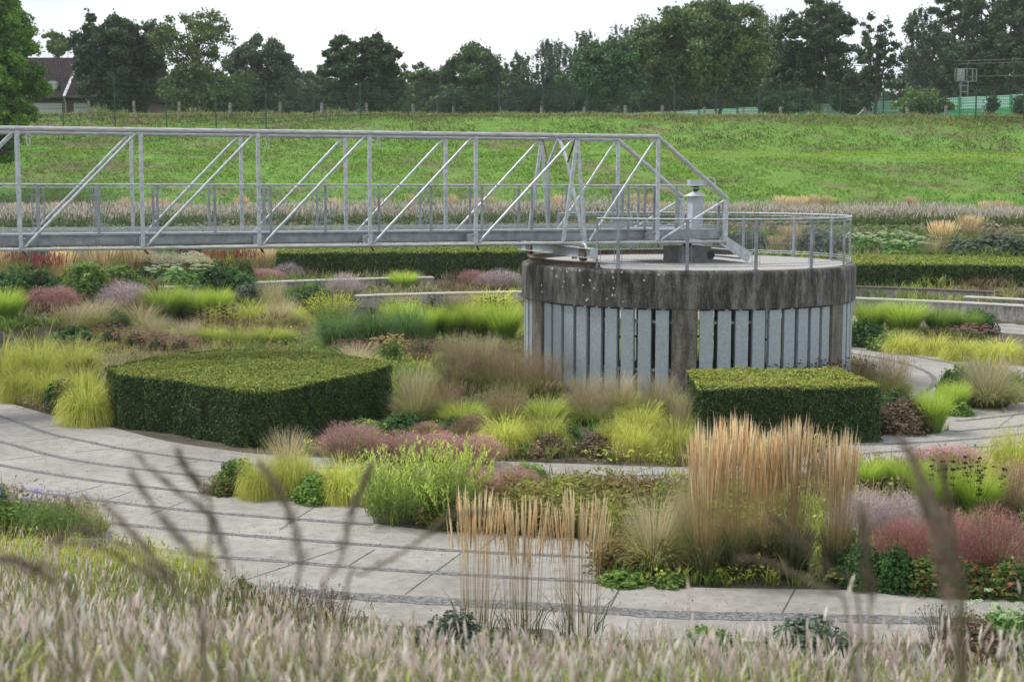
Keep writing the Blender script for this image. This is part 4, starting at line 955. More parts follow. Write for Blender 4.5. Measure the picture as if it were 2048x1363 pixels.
# ================================================================ planting: one line per plant  (kind, x0, x1, top, base, label)
PL = """
yellow|-70|60|688|785|yellow grass mound cut by the left edge beside the paving, upper one
yellow|10|120|683|780|broad yellow grass mound at the back of the left yellow drift
yellow|85|195|686|765|yellow grass mound at the back right of the left yellow drift
yellow|-10|70|735|806|yellow green grass mound touching the paving at the far left edge
yellow|40|125|742|808|yellow green grass mound on the paving edge left of the green leafy plant
yellow|115|195|738|800|yellow grass mound behind the plant that touches the hedge corner
yellow|108|225|758|852|large yellow grass clump on the paving edge against the left hedge corner
leafy|92|165|765|822|small dark green leafy plant among the yellow grasses left of the hedge
dry|108|182|718|765|brown seed heads rising out of the yellow grasses at the left
lime|-45|42|573|648|bright green grass clump cut by the left edge below the bridge
lime|270|372|570|640|upright bright green grass, leftmost of three below the bridge
lime|342|415|573|648|upright bright green grass, middle of three below the bridge
lime|392|464|572|640|upright bright green grass, rightmost of three below the bridge
rust|158|245|552|605|dusky pink dome of flower stems below the bridge at the left
pink|48|110|575|620|small pinkish haze of stems near the left edge
pink|84|150|572|624|pinkish haze of stems left of the dusky pink dome
lilac|200|290|563|625|mauve haze left of the three upright green grasses
lilac|548|602|526|562|lilac airy flowers at the left end of the long dark hedge
pink|484|560|538|566|low pink haze in front of the left end of the long hedge
lilac|655|718|547|596|lilac airy plant in front of the upper left wall
pink|918|972|540|572|pink haze just left of the drum beside a lilac one
lilac|955|1040|540|582|lilac pink airy plant against the left side of the drum
tan|95|190|608|668|soft beige grass left of the small green mound
tan|225|330|606|664|soft beige grass right of the small green mound
tan|150|240|600|655|soft grey beige grass behind the small green mound
leafy|193|247|618|655|small rounded dark green mound among the beige grasses
leafy|108|178|655|692|low dark green leaves above the yellow grass drift
seed|372|456|612|668|dark round seed heads in front of the yellow grass band
tan|265|345|632|690|beige grass left of the dark seed heads above the pink stonecrop
tan|330|410|640|694|beige grass above the right part of the pink stonecrop drift
yellow|380|470|612|655|pale yellow grass behind the dark seed heads
yellow|450|550|608|652|pale yellow grass, second of the band right of the seed heads
yellow|530|625|612|655|pale yellow grass at the right of the pale band
penn|375|455|630|692|green grass with brown bottle brush spikes, left of three
penn|435|515|636|696|green grass with brown bottle brush spikes, middle of three
penn|500|588|630|694|green grass with brown bottle brush spikes, right of three
sedum|185|255|648|698|pink stonecrop at the left end of the long drift above the hedge
sedum|232|300|656|704|pink stonecrop second from the left in the drift above the hedge
sedum|280|345|664|712|pink stonecrop in the middle of the drift above the hedge
sedum|325|390|670|716|pink stonecrop near the right end of the drift above the hedge
sedum|665|720|678|722|small pink stonecrop behind the right end of the left hedge
sedum|708|762|680|722|pink stonecrop touching the yellow stonecrop
sedumy|745|815|668|728|yellow flowered stonecrop between two pink ones behind the hedge
sedum|812|876|680|718|pink stonecrop right of the yellow one
tan|660|760|690|740|short beige grass leaning over the back of the left hedge
yellowshrub|612|705|586|650|bright yellow green bushy plant left of the dark arching grass
deep|622|722|622|705|dark green arching grass clump, left of the three
deep|690|795|612|700|dark green arching grass clump, middle of the three
deep|768|858|612|692|dark green arching grass clump, right of the three
lime|760|840|596|668|green upright grass behind the dark arching clumps
lime|815|890|608|684|bright green grass, first from the left of the row reaching the drum
lime|866|940|606|684|bright green grass, second of the row reaching the drum
lime|915|990|602|684|bright green grass, third of the row reaching the drum
lime|965|1048|600|688|bright green grass touching the left side of the drum
tan|860|950|585|625|pale straw grass behind the bright green row
yellow|930|1042|584|630|pale yellow grass behind the bright green row beside the drum
tan|745|850|588|630|pale straw grass in front of the lower left wall
seed|772|870|600|650|dark round seed heads in front of the lower left wall
seed|968|1015|594|640|dark seed heads close to the drum above the green grass
tan|505|580|560|640|greyish fine grass below the left end of the upper wall
tan|520|600|600|660|pinkish beige fine grass left of the bright yellow green bush
grey|470|520|568|606|small blue green bush in front of the upper left wall
lime|775|835|540|582|blue green upright grass standing on the upper left wall
leafy|596|650|575|610|small green leafy bush below the upper left wall
tan|870|960|668|740|beige fluffy grass in front of the dark green row
tan|925|1010|672|748|beige fluffy grass left of the brown haze
brown|860|965|690|800|brown fine grass with tall thin stems, left of the group
brown|920|1030|688|800|dark brown hazy grass in the middle of the group left of the drum
brown|975|1090|692|805|dark brown hazy grass next to the drum pillar
brown|1030|1140|705|800|brown hazy grass in front of the left slats
tan|780|880|738|850|beige grass touching the right end of the left hedge
brown|840|930|760|845|olive brown grass right of the left hedge
penn|880|975|775|858|olive green grass with thin spikes behind the yellow row
brown|960|1060|770|852|rusty green grass behind the yellow row
penn|1045|1140|768|850|olive green grass below the left slats of the drum
tan|1120|1220|752|832|cream plumed grass below the middle slats
tan|1190|1290|748|828|cream beige grass below the slats left of the front pillar
tan|1270|1370|752|838|green beige grass beside the front pillar of the drum
tan|1330|1392|782|880|grey green grass against the left side of the square hedge
brown|1130|1230|775|850|short brown green grass between the slats and the yellow row
yellow|952|1062|836|910|yellow grass mound at the left end of the yellow row on the path edge
yellow|1035|1145|832|905|yellow grass mound left of the small green plant on the path edge
yellow|1190|1262|838|908|yellow green grass right of the small green plant
yellow|1232|1340|812|880|yellow grass at the back of the row left of the square hedge
yellow|1225|1315|850|918|yellow green grass mound on the path edge in the middle right
yellow|1300|1405|845|925|yellow green grass mound under the left corner of the square hedge
leafy|1112|1166|852|898|small round dark green plant between yellow grasses
leafy|765|845|828|875|dark green leafy mound behind the pink haze
leafylight|700|768|842|880|bright green leaves at the foot of the left hedge
leafy|875|925|836|876|small blue green leafy plant right of the dark leafy mound
rust|905|985|830|890|rusty brown fine plant above the pink haze
rust|820|890|845|885|small rusty plant between the green mounds
pink|638|762|850|925|rosy pink haze of stems in front of the left hedge
pink|750|862|868|932|rosy pink haze, second from the left
pink|835|925|866|930|rosy pink haze, third from the left
pink|900|1000|872|935|rosy pink haze at the right end of the pink drift
lowleaf|1020|1075|885|912|low bright leaves at the path edge under the yellow row
drymound|1060|1130|868|912|reddish brown dry plant left of the small green plant
drymound|1160|1225|866|912|reddish brown dry plant right of the small green plant
leafylight|432|502|922|978|small rounded yellow green bush at the tip of the triangular bed
redleaf|420|470|958|992|tiny plant with red flowers at the tip of the triangular bed
yellow|470|560|915|1000|yellow green grass on the triangular bed nearest its tip
yellow|535|640|908|996|yellow green grass, second on the triangular bed
yellow|625|735|922|1008|yellow green grass left of the big narrow leaved shrub
tan|522|620|866|975|grass with thin tan flower stalks standing above the triangular bed
leafylight|590|668|950|1008|rounded green leafy plant on the edge of the triangular bed
willow|715|850|905|1052|big yellow green narrow leaved shrub, left half
willow|820|970|888|1058|big yellow green narrow leaved shrub, right half
pink|905|1000|930|1040|dusty pink haze behind the narrow leaved shrub
pink|975|1085|936|1015|dusty pink haze right of the narrow leaved shrub
leafylight|1015|1090|930|975|bright green leaves behind the dusty pink haze
dry|1090|1160|958|1010|brown upright seed stems right of the dusty pink haze
dry|1145|1220|958|1010|brown upright seed stems in front of the narrow path
dry|1215|1300|958|1010|brown upright seed stems left of the tall straw grasses
dry|1285|1370|958|1010|brown upright seed stems against the tall straw grasses
tan|1235|1385|1000|1155|large pale green fountain grass left of the tall straw grasses
tan|1330|1420|950|1150|pale green grass tucked against the tall straw grasses
lowleaf|1205|1295|1145|1172|low light green leaves at the corner of the paving
lowleaf|1308|1368|1148|1176|low light green leaves on the path edge below the fountain grass
reed|1362|1462|862|1168|tall straw coloured reed grass at the left of the big group
reed|1420|1520|842|1160|tall straw coloured reed grass, second of the big group
reed|1478|1580|872|1150|tall straw coloured reed grass, third of the big group
reed|1530|1645|850|1160|tall straw coloured reed grass in the right middle of the big group
reed|1628|1722|872|1165|tall straw coloured reed grass at the right end of the big group
reedthin|895|1010|985|1275|thin stand of straw spikes before the paving, left of three
reedthin|985|1110|1000|1280|thin stand of straw spikes before the paving, middle of three
reedthin|1090|1225|992|1285|thin stand of straw spikes before the paving, right of three
lime|1690|1790|915|985|lime green grass right of the tall straw grasses
lime|1765|1870|915|992|lime green grass in the middle of the lime drift at the right
lime|1830|1935|930|1040|bright green grass in front of the lime drift
lime|1905|2015|935|1045|lime green grass under the dark whorled seed heads
yellow|1975|2110|862|985|yellow green grass clump cut by the right edge above the red haze
seed|1885|2015|928|1040|dark whorled seed heads at the right above the lime grass
pink|1835|1990|902|945|faint pink haze in front of the curved paving at the right
lilac|1675|1790|985|1090|greyish lilac haze right of the tall straw grasses
lilac|1755|1860|990|1090|lilac pink haze behind the red haze
red|1750|1860|1040|1150|brick red haze of fine stems, left of the red group
red|1840|1960|1030|1160|brick red haze of fine stems, middle of the red group
red|1925|2060|1020|1165|deep red haze of fine stems at the right edge
rust|1985|2110|925|1040|rusty haze of fine stems cut by the right edge
leafy|1690|1770|1085|1180|dark green leafy plant at the foot of the last straw grass
leafy|1750|1830|1100|1185|dark green leafy plant under the red haze
redleaf|1815|1910|1118|1190|low plant with red and yellow leaves left of the right edge
redleaf|1900|1985|1125|1195|low plant with red and orange leaves under the deep red haze
redleaf|1975|2070|1128|1195|low reddish leaves on the path edge at the right edge
tan|1915|2060|718|818|big fluffy grey beige fountain grass at the right
leafy|1885|1950|738|800|small dark green plant left of the fluffy beige grass
lime|1830|1908|775|868|bright lime green grass clump on the corner of the right path
lime|1878|1942|760|828|yellow green grass behind the lime clump at the right
lowleaf|1895|1945|805|832|low green leaves on the path edge left of the fluffy grass
drymound|1762|1860|800|868|reddish brown dry mound right of the square hedge
leafy|1762|1822|782|838|blue green leafy mound behind the brown dry mound
brown|1740|1835|703|802|upright reddish brown grass right of the drum
brown|1695|1765|712|800|reddish brown grass against the drum at the right
cone|1540|1640|722|800|dark cone seed heads behind the square hedge, left group
cone|1630|1740|722|800|dark cone seed heads behind the square hedge, right group
leafy|1706|1770|642|695|rounded dark green mound beside the right side of the drum
lime|1712|1780|600|668|fine green grass beside the drum in the back right bed
lime|1765|1860|598|672|fine green grass in the middle of the back right bed
green|1850|1925|612|672|green grass right of centre in the back right bed
green|1900|1970|618|672|green grass near the end of the back right bed
leafy|1932|1990|620|668|rounded dark green bush at the end of the back right bed
sedum|1918|1990|648|690|dusky stonecrop in front of the round bush
dry|1850|1930|655|700|brown low seed heads in the back right bed
yellow|1770|1850|668|708|yellow green low grass on the path edge, left of four in the back right bed
yellow|1840|1910|672|712|yellow green low grass on the path edge, second of four in the back right bed
yellow|1885|1975|680|722|yellow green low grass on the path edge, third of four in the back right bed
yellow|1955|2060|682|728|pale yellow grass on the path edge at the right edge
lowleaf|1745|1800|668|702|bright green low leaves beside the dark mound right of the drum
reedfar|-20|22|494|566|straw reed grass at the left edge under the bridge
reedfar|98|145|494|580|slim straw reed grass right of the red flowers under the bridge
reedfar|176|232|492|568|straw reed grass in the middle group under the bridge, left one
reedfar|222|290|490|568|straw reed grass in the middle group under the bridge, right one
tan|140|200|488|560|greyish grass between the straw reeds under the bridge
redspike|15|105|503|585|red flowered knotweed at the left under the bridge
redspike|60|118|512|600|second red flowered plant beside the slim straw reed
redspike|400|470|500|565|red flowered knotweed left of the long hedge
redspike|445|512|500|568|red flowered knotweed next to the straw grass left of the long hedge
white|262|320|502|565|cream flowered plant under the bridge, left one
white|305|365|506|570|cream flowered plant under the bridge, middle one
white|350|415|505|568|cream flowered plant under the bridge, right one
umbel|300|400|530|580|pale green leafy plant below the cream flowers
leafy|-20|60|540|600|dark green leafy plant at the left edge below the red flowers
leafy|40|115|545|602|dark green leafy plant below the red flowers
leafylight|130|205|528|600|green leafy plant below the straw reeds
leafylight|200|275|535|590|green leafy plant left of the cream flowers
leafy|262|310|540|572|small dark green bush below the straw reeds
leafy|380|460|535|585|green leafy plant below the red knotweed
leafy|430|500|540|580|dark green leafy plant below the second red knotweed
reedfar|488|555|494|550|orange straw grass at the left end of the long hedge
grey|58|112|487|540|dark grey green bush just under the bridge at the left
grey|150|190|488|530|grey green bush between straw reeds under the bridge
grey|355|400|484|520|grey green bush right of the cream flowers
reedfar|1535|1572|470|510|low straw grass seen through the platform railing, left one
reedfar|1562|1605|450|512|straw reed grass seen through the platform railing, right one
grey|1450|1530|465|505|grey green planting seen through the railing left of the straw reed
grey|1600|1690|462|510|grey green planting seen through the railing right of the straw reed
reedfar|1860|1912|440|502|straw reed grass on the far terrace at the right
reedfar|1920|1965|430|485|straw reed grass behind on the far terrace at the right
umbel|1700|1760|465|508|white flowered leafy plant on the far terrace beside the drum
umbel|1750|1820|462|500|white flowered leafy plant on the far terrace, second from the drum
umbel|1765|1850|478|515|large white flowered leafy plant on the far terrace above the hedge
umbel|1810|1880|470|506|white flowered leafy plant on the far terrace left of the straw reed
tan|1835|1900|478|512|olive grass at the foot of the far straw reed
grey|1905|1990|478|512|grey green low plants right of the far straw reed
grey|1960|2060|470|512|grey green low plants at the right edge of the far terrace
penn|1980|2060|480|512|olive grass at the right edge above the far hedge
reedfar|18|48|404|448|small straw tuft in the far pink flower band at the left edge
reedfar|100|138|402|448|straw tuft in the far pink flower band behind the first upright
reedfar|236|262|392|446|slim straw tuft in the far pink flower band
reedfar|292|334|395|448|broad straw tuft in the far pink flower band right of the second upright
reedfar|470|496|390|444|straw tuft beside the third far upright in the far flower band
reedfar|655|682|394|440|thin straw tuft in the far flower band left of the fourth upright
reedfar|742|770|395|440|straw tuft right of the fourth upright in the far flower band
reedfar|815|832|386|440|very slim straw tuft in the far flower band
reedfar|894|915|388|438|straw tuft behind the railing left of the fifth upright
reedfar|940|966|395|438|straw tuft behind the fifth near upright
reedfar|960|992|392|438|straw tuft right of the fifth near upright
reedfar|1100|1130|388|440|straw tuft behind the portal frame
reedfar|1258|1282|386|438|straw tuft in the far band seen between the railing posts
reedfar|1285|1310|388|438|straw tuft in the far band beside the last upright
reedfar|1546|1578|390|436|straw tuft, leftmost of five in a row behind the platform
reedfar|1574|1594|392|436|straw tuft, second of five in a row behind the platform
reedfar|1594|1618|390|436|straw tuft, third of five in a row behind the platform
reedfar|1616|1638|388|436|straw tuft, fourth of five in a row behind the platform
reedfar|1636|1672|390|436|straw tuft, rightmost of five in a row behind the platform
reedfar|1806|1838|392|430|single straw tuft in the far flower band at the right
reedfar|1958|1980|400|440|straw tuft, left of two in the far band at the right
reedfar|1984|2022|400|446|straw tuft, right of two in the far band at the right
leafylight|-110|20|985|1075|fine green leaves at the left end of the small island bed
ferny|-30|95|985|1078|feathery green plant with violet flowers on the island bed at the left edge
ferny|60|175|990|1082|feathery green plant on the right part of the island bed
tan|150|215|1010|1072|small olive grass at the right tip of the island bed
"""
for ln_ in PL.strip().split('\n'):
    q = ln_.split('|'); plant(q[0], *[float(v) for v in q[1:5]], q[5])
PL2 = """
yellow|-60|80|1078|1180|yellow green grass at the left edge in the near bed
yellow|60|175|1082|1185|yellow green grass in the near bed below the small island bed
yellow|150|260|1085|1200|yellow green grass, third from the left edge in the near bed
yellow|230|345|1090|1205|yellow grass in the middle of the near left group
yellow|320|440|1100|1215|yellow green grass at the right end of the near left group
cone|120|260|1088|1180|dark seed heads among the near yellow grasses
leafylight|300|400|1130|1210|green leafy plant among the near yellow grasses
redleaf|440|520|1165|1235|low plant with brown red leaves on the near path edge
dry|560|690|1190|1290|dark brown seed spikes at the near path edge left of the thin straw spikes
dry|500|600|1180|1270|brown seed spikes next to the low brown red plant
umbel|1960|2100|1205|1330|light green leafy plant at the lower right edge
drymound|1900|2010|1235|1340|dark reddish plant in the lower right corner
dry|1850|1950|1220|1300|thin dark umbel stems at the lower right
grey|840|960|1235|1320|blue green leafy patch left of the thin straw spikes in the near bed
grey|1560|1700|1250|1330|blue green patch in the near bed at the right
leafylight|1360|1460|1262|1330|light green patch in the near bed below the outer paving
"""
for ln_ in PL2.strip().split('\n'):
    q = ln_.split('|'); plant(q[0], *[float(v) for v in q[1:5]], q[5])

# ================================================================ ground cover that fills the beds (uncountable)
HED = [hl, hr]
def free_bed(x, y):
    f_ = ~on_path(x, y) & (np.hypot(x-CX, y-CY) > 4.0)
    for H_ in HED:
        c_ = sum((Vector(p[:2]) for p in H_), Vector((0, 0)))/len(H_); f_ &= ~inpoly(x, y, [c_+(Vector(p[:2])-c_)*1.3 for p in H_])
    return f_
def cover(name, label, cat, N_, xr, yr, pals, hts, seedn, mode, cond=None, wid=.012, per=7, patch=60, only=None, wscale=1.0):
    x = rng.uniform(*xr, N_); y = rng.uniform(*yr, N_)
    k = free_bed(x, y) & (np.abs(x) < y*.37+1.5)
    if cond is not None: k &= cond(x, y)
    x, y = x[k], y[k]; r2 = np.random.default_rng(seedn)
    sx_ = r2.uniform(*xr, patch); sy_ = r2.uniform(*yr, patch); pi_ = r2.integers(0, len(pals), patch)
    jit = rng.normal(0, .35, (2, len(x)))
    d = (x[:, None]+jit[0][:, None]-sx_[None])**2+((y[:, None]+jit[1][:, None]-sy_[None])*.7)**2; pi_ = pi_[np.argmin(d, 1)]
    if only is not None: k = np.isin(pi_, only); x, y, pi_ = x[k], y[k], pi_[k]
    z = height(x, y); ht = np.asarray(hts)[pi_]*rng.uniform(.5, 1.25, len(x))*(1+.25*vnoise(x, y, 1.1))
    k = np.repeat(np.arange(len(x)), per); n = len(k); P = np.column_stack([x[k]+rng.normal(0, .05, n), y[k]+rng.normal(0, .05, n), z[k]])
    c0 = np.array([p[0] for p in pals])[pi_[k]]; c1 = np.array([p[1] for p in pals])[pi_[k]]; mb = MB(); az = rng.uniform(0, 6.28, n)
    if mode == 'blade': blades(mb, P, az, ht[k]*rng.uniform(.6, 1.15, n), .5*rng.random(n), rng.uniform(.3, 1.3, n), wid*wscale, c0, c1, 3)
    else:
        u = rng.random(n)**.7; P[:, 2] += ht[k]*u; P[:, :2] += rng.normal(0, .06, (n, 2)); C = lerp(c0, c1, u[:, None])*rng.uniform(.75, 1.25, (n, 1))
        V, Q, C = flecks(P, .038*wscale*rng.uniform(.6, 1.3, n), C, np.tile([0, 0, 1.], (n, 1)), .4, .9); mb.add(V, Q, C=C)
    return tag(mb.build(name, M['leaf']), label, cat, kind='stuff')
PG = [((.09, .16, .03), (.28, .38, .08)), ((.13, .16, .06), (.48, .46, .25)), ((.13, .11, .05), (.34, .24, .14)), ((.15, .24, .04), (.56, .60, .13)), ((.12, .15, .05), (.40, .35, .16)), ((.08, .15, .03), (.24, .38, .07))]
inner = lambda x, y: (np.hypot(x-CX, y-CY) < 20.3)
cover('meadow_grass', 'mixed fine grass filling the beds around the round drum', 'meadow', 21000, (-15, 14), (17, 50), PG, [.34, .42, .40, .34, .38, .30], 5, 'blade', inner, per=9, patch=150)
cover('ground_cover', 'low leafy ground cover between the grasses around the drum', 'ground cover', 17000, (-15, 14), (17, 50), PG, [.24, .2, .26, .22, .25, .26], 9, 'leaf', inner, per=11, patch=120, only=[0, 2, 3, 4, 5])
cover('leafy_carpet', 'yellow green leafy carpet behind the straw spikes and the big fountain grass', 'ground cover', 5200, (-1.2, 3.4), (17.4, 21.6), [((.10, .16, .03), (.36, .40, .08)), ((.09, .14, .03), (.24, .30, .06)), ((.13, .12, .04), (.34, .26, .10))], [.42, .36, .36], 3, 'leaf', lambda x, y: (np.hypot(x-CX, y-CY) > 12.1), per=16, patch=20)
outer_ = lambda x, y: (np.hypot(x-CX, y-CY) > 19.8) & (np.hypot(x-CX, y-CY) < 31) & (y > 30) 
cover('meadow_grass', 'mixed planting between the low walls and the far hedges', 'meadow', 30000, (-30, 32), (40, 67), PG, [.55, .45, .5, .45, .5, .5], 15, 'blade', outer_, per=6, patch=140, wscale=2.4)
PT = [((.10, .14, .08), (.22, .26, .16)), ((.10, .15, .05), (.28, .31, .12)), ((.13, .13, .06), (.34, .30, .18)), ((.08, .14, .04), (.20, .27, .09))]
cover('ground_cover', 'grey green planting on the far terraces behind the hedges', 'ground cover', 26000, (-38, 40), (58, 76), PT, [.45, .4, .5, .4], 25, 'leaf', lambda x, y: (np.hypot(x-CX, y-CY) > 31.4) & (np.hypot(x-CX, y-CY) < 37.3), per=9, patch=90, wscale=2.6)

def spikes(name, label, x, y, hs, sl, sw, cA, cB, cs, leafc, leafs, nleaf, both=True, mat='leaf', top=.62, hv=.4):
    z = height(x, y); n = len(x); mb = MB(); P = np.column_stack([x, y, z]); az = rng.uniform(0, 6.28, n); le = .22*rng.random(n)
    h_ = hs*(1.12-hv*rng.random(n)**1.3); t, th = blades(mb, P, az, h_, le, .12, .006 if both else .012, cs, cs, 2, 'stem')
    u = rng.random((n, 1)); c = lerp(np.tile(cA, (n, 1)), np.tile(cB, (n, 1)), u)
    for _ in ((0, 1) if both else (0,)): blades(mb, t, az, sl*rng.uniform(.6, 1.3, n), le+.1, .25, sw*rng.uniform(.7, 1.2, n), c*.85, c*1.08, 3, 'plume', .15)
    k = rng.integers(0, n, nleaf); B = P[k]+np.column_stack([rng.normal(0, .10, nleaf), rng.normal(0, .10, nleaf), (h_[k] if not np.isscalar(h_) else h_)*top*rng.random(nleaf)**.6])
    lc = np.asarray(leafc)[rng.integers(0, len(leafc), nleaf)]*rng.uniform(.7, 1.3, (nleaf, 1)); V, Q, C = flecks(B, leafs*rng.uniform(.6, 1.3, nleaf), lc, np.tile([0, 0, 1.], (nleaf, 1)), .4, .7); mb.add(V, Q, C=C)
    return tag(mb.build(name, M['leaf']), label, 'knotweed', kind='stuff')
# far band of pale pink flowers
n = 26000; a = rng.uniform(R(28), R(152), n); r_ = rng.uniform(38.0, 43.2, n); x = CX+r_*np.cos(a); y = CY+r_*np.sin(a); k = (np.abs(x) < y*.37+2) & (vnoise(x, y*0, .55, 2) > -.95); x, y = x[k], y[k]
spikes('knotweed_band', 'band of pale pink flower spikes along the foot of the grass bank', x, y, (.82+.12*vnoise(x, y, .5)), .19, .034, (.52, .43, .41), (.72, .62, .57), (.18, .2, .09), [(.06, .13, .03), (.10, .18, .04), (.16, .20, .06)], .08, 40000, False, top=.6, hv=.62)
# near slope in front of the camera
n = 58000; x = rng.uniform(-7.5, 7.5, n); y = rng.uniform(3.6, 16.5, n)
r_ = np.hypot(x-CX, y-CY); edge = 21.0+.5*vnoise(x, y, 1.2)
den = np.clip((r_-edge)/4.2, 0, 1); den = .12+.88*den**1.3
k = (r_ > edge) & (np.abs(x) < y*.37+.6) & (rng.random(n) < den*np.clip(.58+.75*vnoise(x, y, 1.3, 3), .12, 1)); x, y = x[k], y[k]; rr_ = r_[k]
lft = smooth((-x-.6)/3)*smooth((28-rr_)/3)
hh = np.interp(rr_, [21, 22.5, 24, 26, 28, 30], [.12, .18, .28, .46, .68, .84])+.46*lft+.10*vnoise(x, y, .9)+.16*(rng.random(len(x)) < .07)*rng.random(len(x))
spikes('knotweed_drift', 'blurred mass of pale pinkish beige flower spikes in the foreground', x, y, hh, .076, .0115, (.52, .43, .37), (.88, .80, .73), (.30, .27, .15), [(.12, .18, .06), (.20, .26, .09)], .014, 3000, True, top=.9, hv=.55)
k = rng.integers(0, len(x), 62000); zz = height(x[k], y[k]); u = rng.random(len(k)); lc = np.array([(.16, .24, .06), (.28, .36, .08), (.42, .46, .13), (.18, .22, .13), (.27, .23, .13), (.42, .38, .20)])[(np.clip((vnoise(x[k], y[k], .9, 8)+1.1+rng.normal(0, .35, len(k)))*2.6, 0, 5)).astype(int)]*rng.uniform(.75, 1.3, (len(k), 1))
mb = MB(); B = np.column_stack([x[k]+rng.normal(0, .06, len(k)), y[k]+rng.normal(0, .06, len(k)), zz+hh[k]*.88*u])
blades(mb, B, rng.uniform(0, 6.28, len(k)), rng.uniform(.05, .14, len(k)), .9*rng.random(len(k)), .6, .011, lc*.85, lc*1.15, 2)
tag(mb.build('foreground_foliage', M['leaf']), 'yellow green leaves among the foreground flower spikes', 'foliage', kind='stuff')

# tall dark arching grass stalks close to the camera
def stalks(lines, Y0, label):
    pts0 = [at(*l[0], Y0) for l in lines]; bx = sum(p.x for p in pts0)/len(pts0); gz = float(height(bx, Y0))
    mb = MB(); org = np.array([bx, Y0-.1, gz])
    for li, l in enumerate(lines):
        pts = [at(px_, py_, Y0+.12*math.sin(li*2.1+i*.5)) for i, (px_, py_) in enumerate(l)]
        p0 = pts[0]; root = Vector((bx+rng.uniform(-.08, .08), Y0-.1+rng.uniform(-.08, .08), gz))
        C_ = catmull([root, (root+p0)/2+Vector((0, 0, .12))]+pts, 6); C_ = np.array([tuple(p) for p in C_])-org; m_ = len(C_)
        mb.tube(C_, np.linspace(.0035, .0012, m_), 5, C=(.20, .18, .10)); st = int(m_*.42)
        K = 230; t = rng.random(K)**.8; idx = st+t*(m_-1-st); i0 = np.clip(idx.astype(int), 0, m_-2); fr = (idx-i0)[:, None]
        B = C_[i0]*(1-fr)+C_[i0+1]*fr; wv = .015*(1-t*.85)[:, None]; B = B+rng.normal(0, 1, (K, 3))*wv*.45
        dirn = C_[i0+1]-C_[i0]; az = np.arctan2(dirn[:, 1], dirn[:, 0])+rng.normal(0, .5, K); th = np.arccos(np.clip(dirn[:, 2]/np.linalg.norm(dirn, axis=1), -1, 1))
        c = lerp(np.tile((.13, .105, .075), (K, 1)), np.tile((.27, .22, .16), (K, 1)), rng.random((K, 1)))
        blades(mb, B, az, rng.uniform(.012, .035, K), th+rng.normal(0, .3, K), .2, .0035, c, c*1.1, 1, 'leaf')
    P, a, q = disc(70, .06); P = P; blades(mb, P, a, rng.uniform(.5, 1.1, 70), .4*rng.random(70), 1.5, .007, (.08, .12, .04), (.25, .26, .10), 6)
    ob = mb.build('tall_moor_grass', M['leaf']); ob.location = tuple(org); tag(ob, label, 'tall grass', kind='thing')
stalks([[(487, 1229), (469, 1155), (439, 1081), (417, 1026), (354, 982), (317, 952), (266, 904)], [(420, 1060), (402, 982), (373, 937), (354, 904)], [(406, 1284), (354, 1185), (303, 1111), (258, 1059), (207, 1008)],
        [(400, 1250), (339, 1163), (266, 1100), (199, 1070), (155, 1061), (103, 1081)], [(330, 1230), (260, 1130), (190, 1090), (110, 1085)], [(440, 1200), (380, 1100), (330, 1040), (262, 950)]], 2.6, 'tall dark arching grass with drooping seed heads, blurred close to the camera at the left')
stalks([[(111, 1186), (55, 1140), (-20, 1110), (-60, 1105)], [(150, 1230), (100, 1160), (40, 1120), (-10, 1112)]], 2.5, 'dark arching grass stalk entering low at the left edge close to the camera')
stalks([[(640, 1240), (680, 1120), (702, 1026), (720, 985), (742, 935)], [(690, 1200), (724, 1148), (791, 1111), (857, 1067), (901, 1033), (985, 1020)], [(600, 1230), (600, 1130), (585, 1040), (545, 960), (520, 930)]], 2.7, 'dark grass stalks blurred close to the camera left of the thin straw spikes')
stalks([[(1925, 1290), (1912, 1177), (1898, 1096), (1879, 1026), (1846, 963), (1802, 882)], [(1930, 1280), (1918, 1150), (1901, 1037), (1883, 934)], [(1920, 1280), (1905, 1150), (1885, 1060), (1858, 1000), (1822, 905)], [(1910, 1285), (1890, 1180), (1870, 1080), (1845, 1000)]], 2.3, 'thick dark grass stalk blurred close to the camera at the right')
stalks([[(1700, 1260), (1650, 1180), (1584, 1145), (1525, 1122), (1484, 1115)], [(1720, 1240), (1660, 1140), (1606, 1089), (1569, 1052), (1540, 1030)], [(1740, 1260), (1735, 1150), (1728, 1060), (1722, 1010)]], 2.7, 'drooping olive grass stalks blurred in front of the tall straw grasses')

# ================================================================ grass sward on the bank
n = 150000; y = 76.5+rng.random(n)*27; x = rng.uniform(-1, 1, n)*(y*.37+2)
z = height(x, y); a = vnoise(x, y, .55, 5)+.6*vnoise(x, y*2, 1.7, 1); br_n = vnoise(x*.5, y*1.4, .5, 9)
c0 = np.where((br_n+.25*smooth((y-92)/3) > .66)[:, None] & (rng.random((n, 1)) < .75), np.array([.15, .135, .06]), np.where((a+rng.normal(0, .25, n) > .05)[:, None], np.array([.15, .275, .027]), np.array([.115, .22, .024])))*rng.uniform(.86, 1.16, (n, 1))*(1+.20*vnoise(x, y*2.6, .20, 7)+.07*vnoise(x, y*2, .9, 2))[:, None]
ter = (smooth((y-87.5)/1.5)*smooth((93.5-y)/1.5)*smooth((x+4)/14))[:, None]; c0 = c0*(1-ter)+np.array([.25, .38, .05])*ter; upp = (smooth((y-92.5)/2))[:, None]; c0 = c0*(1-.30*upp)  # level step lighter, upper slope darker: slope shading put into the blade colour
top_ = smooth((y-95.5)/3)[:, None]*(rng.random((n, 1)) < .55); c0 = c0*(1-top_)+np.array([.30, .29, .12])*top_
mb = MB(); hgt = .14+.10*np.clip(a, -1, 1)+.30*smooth((y-97)/2)*rng.random(n)*(y < 101)
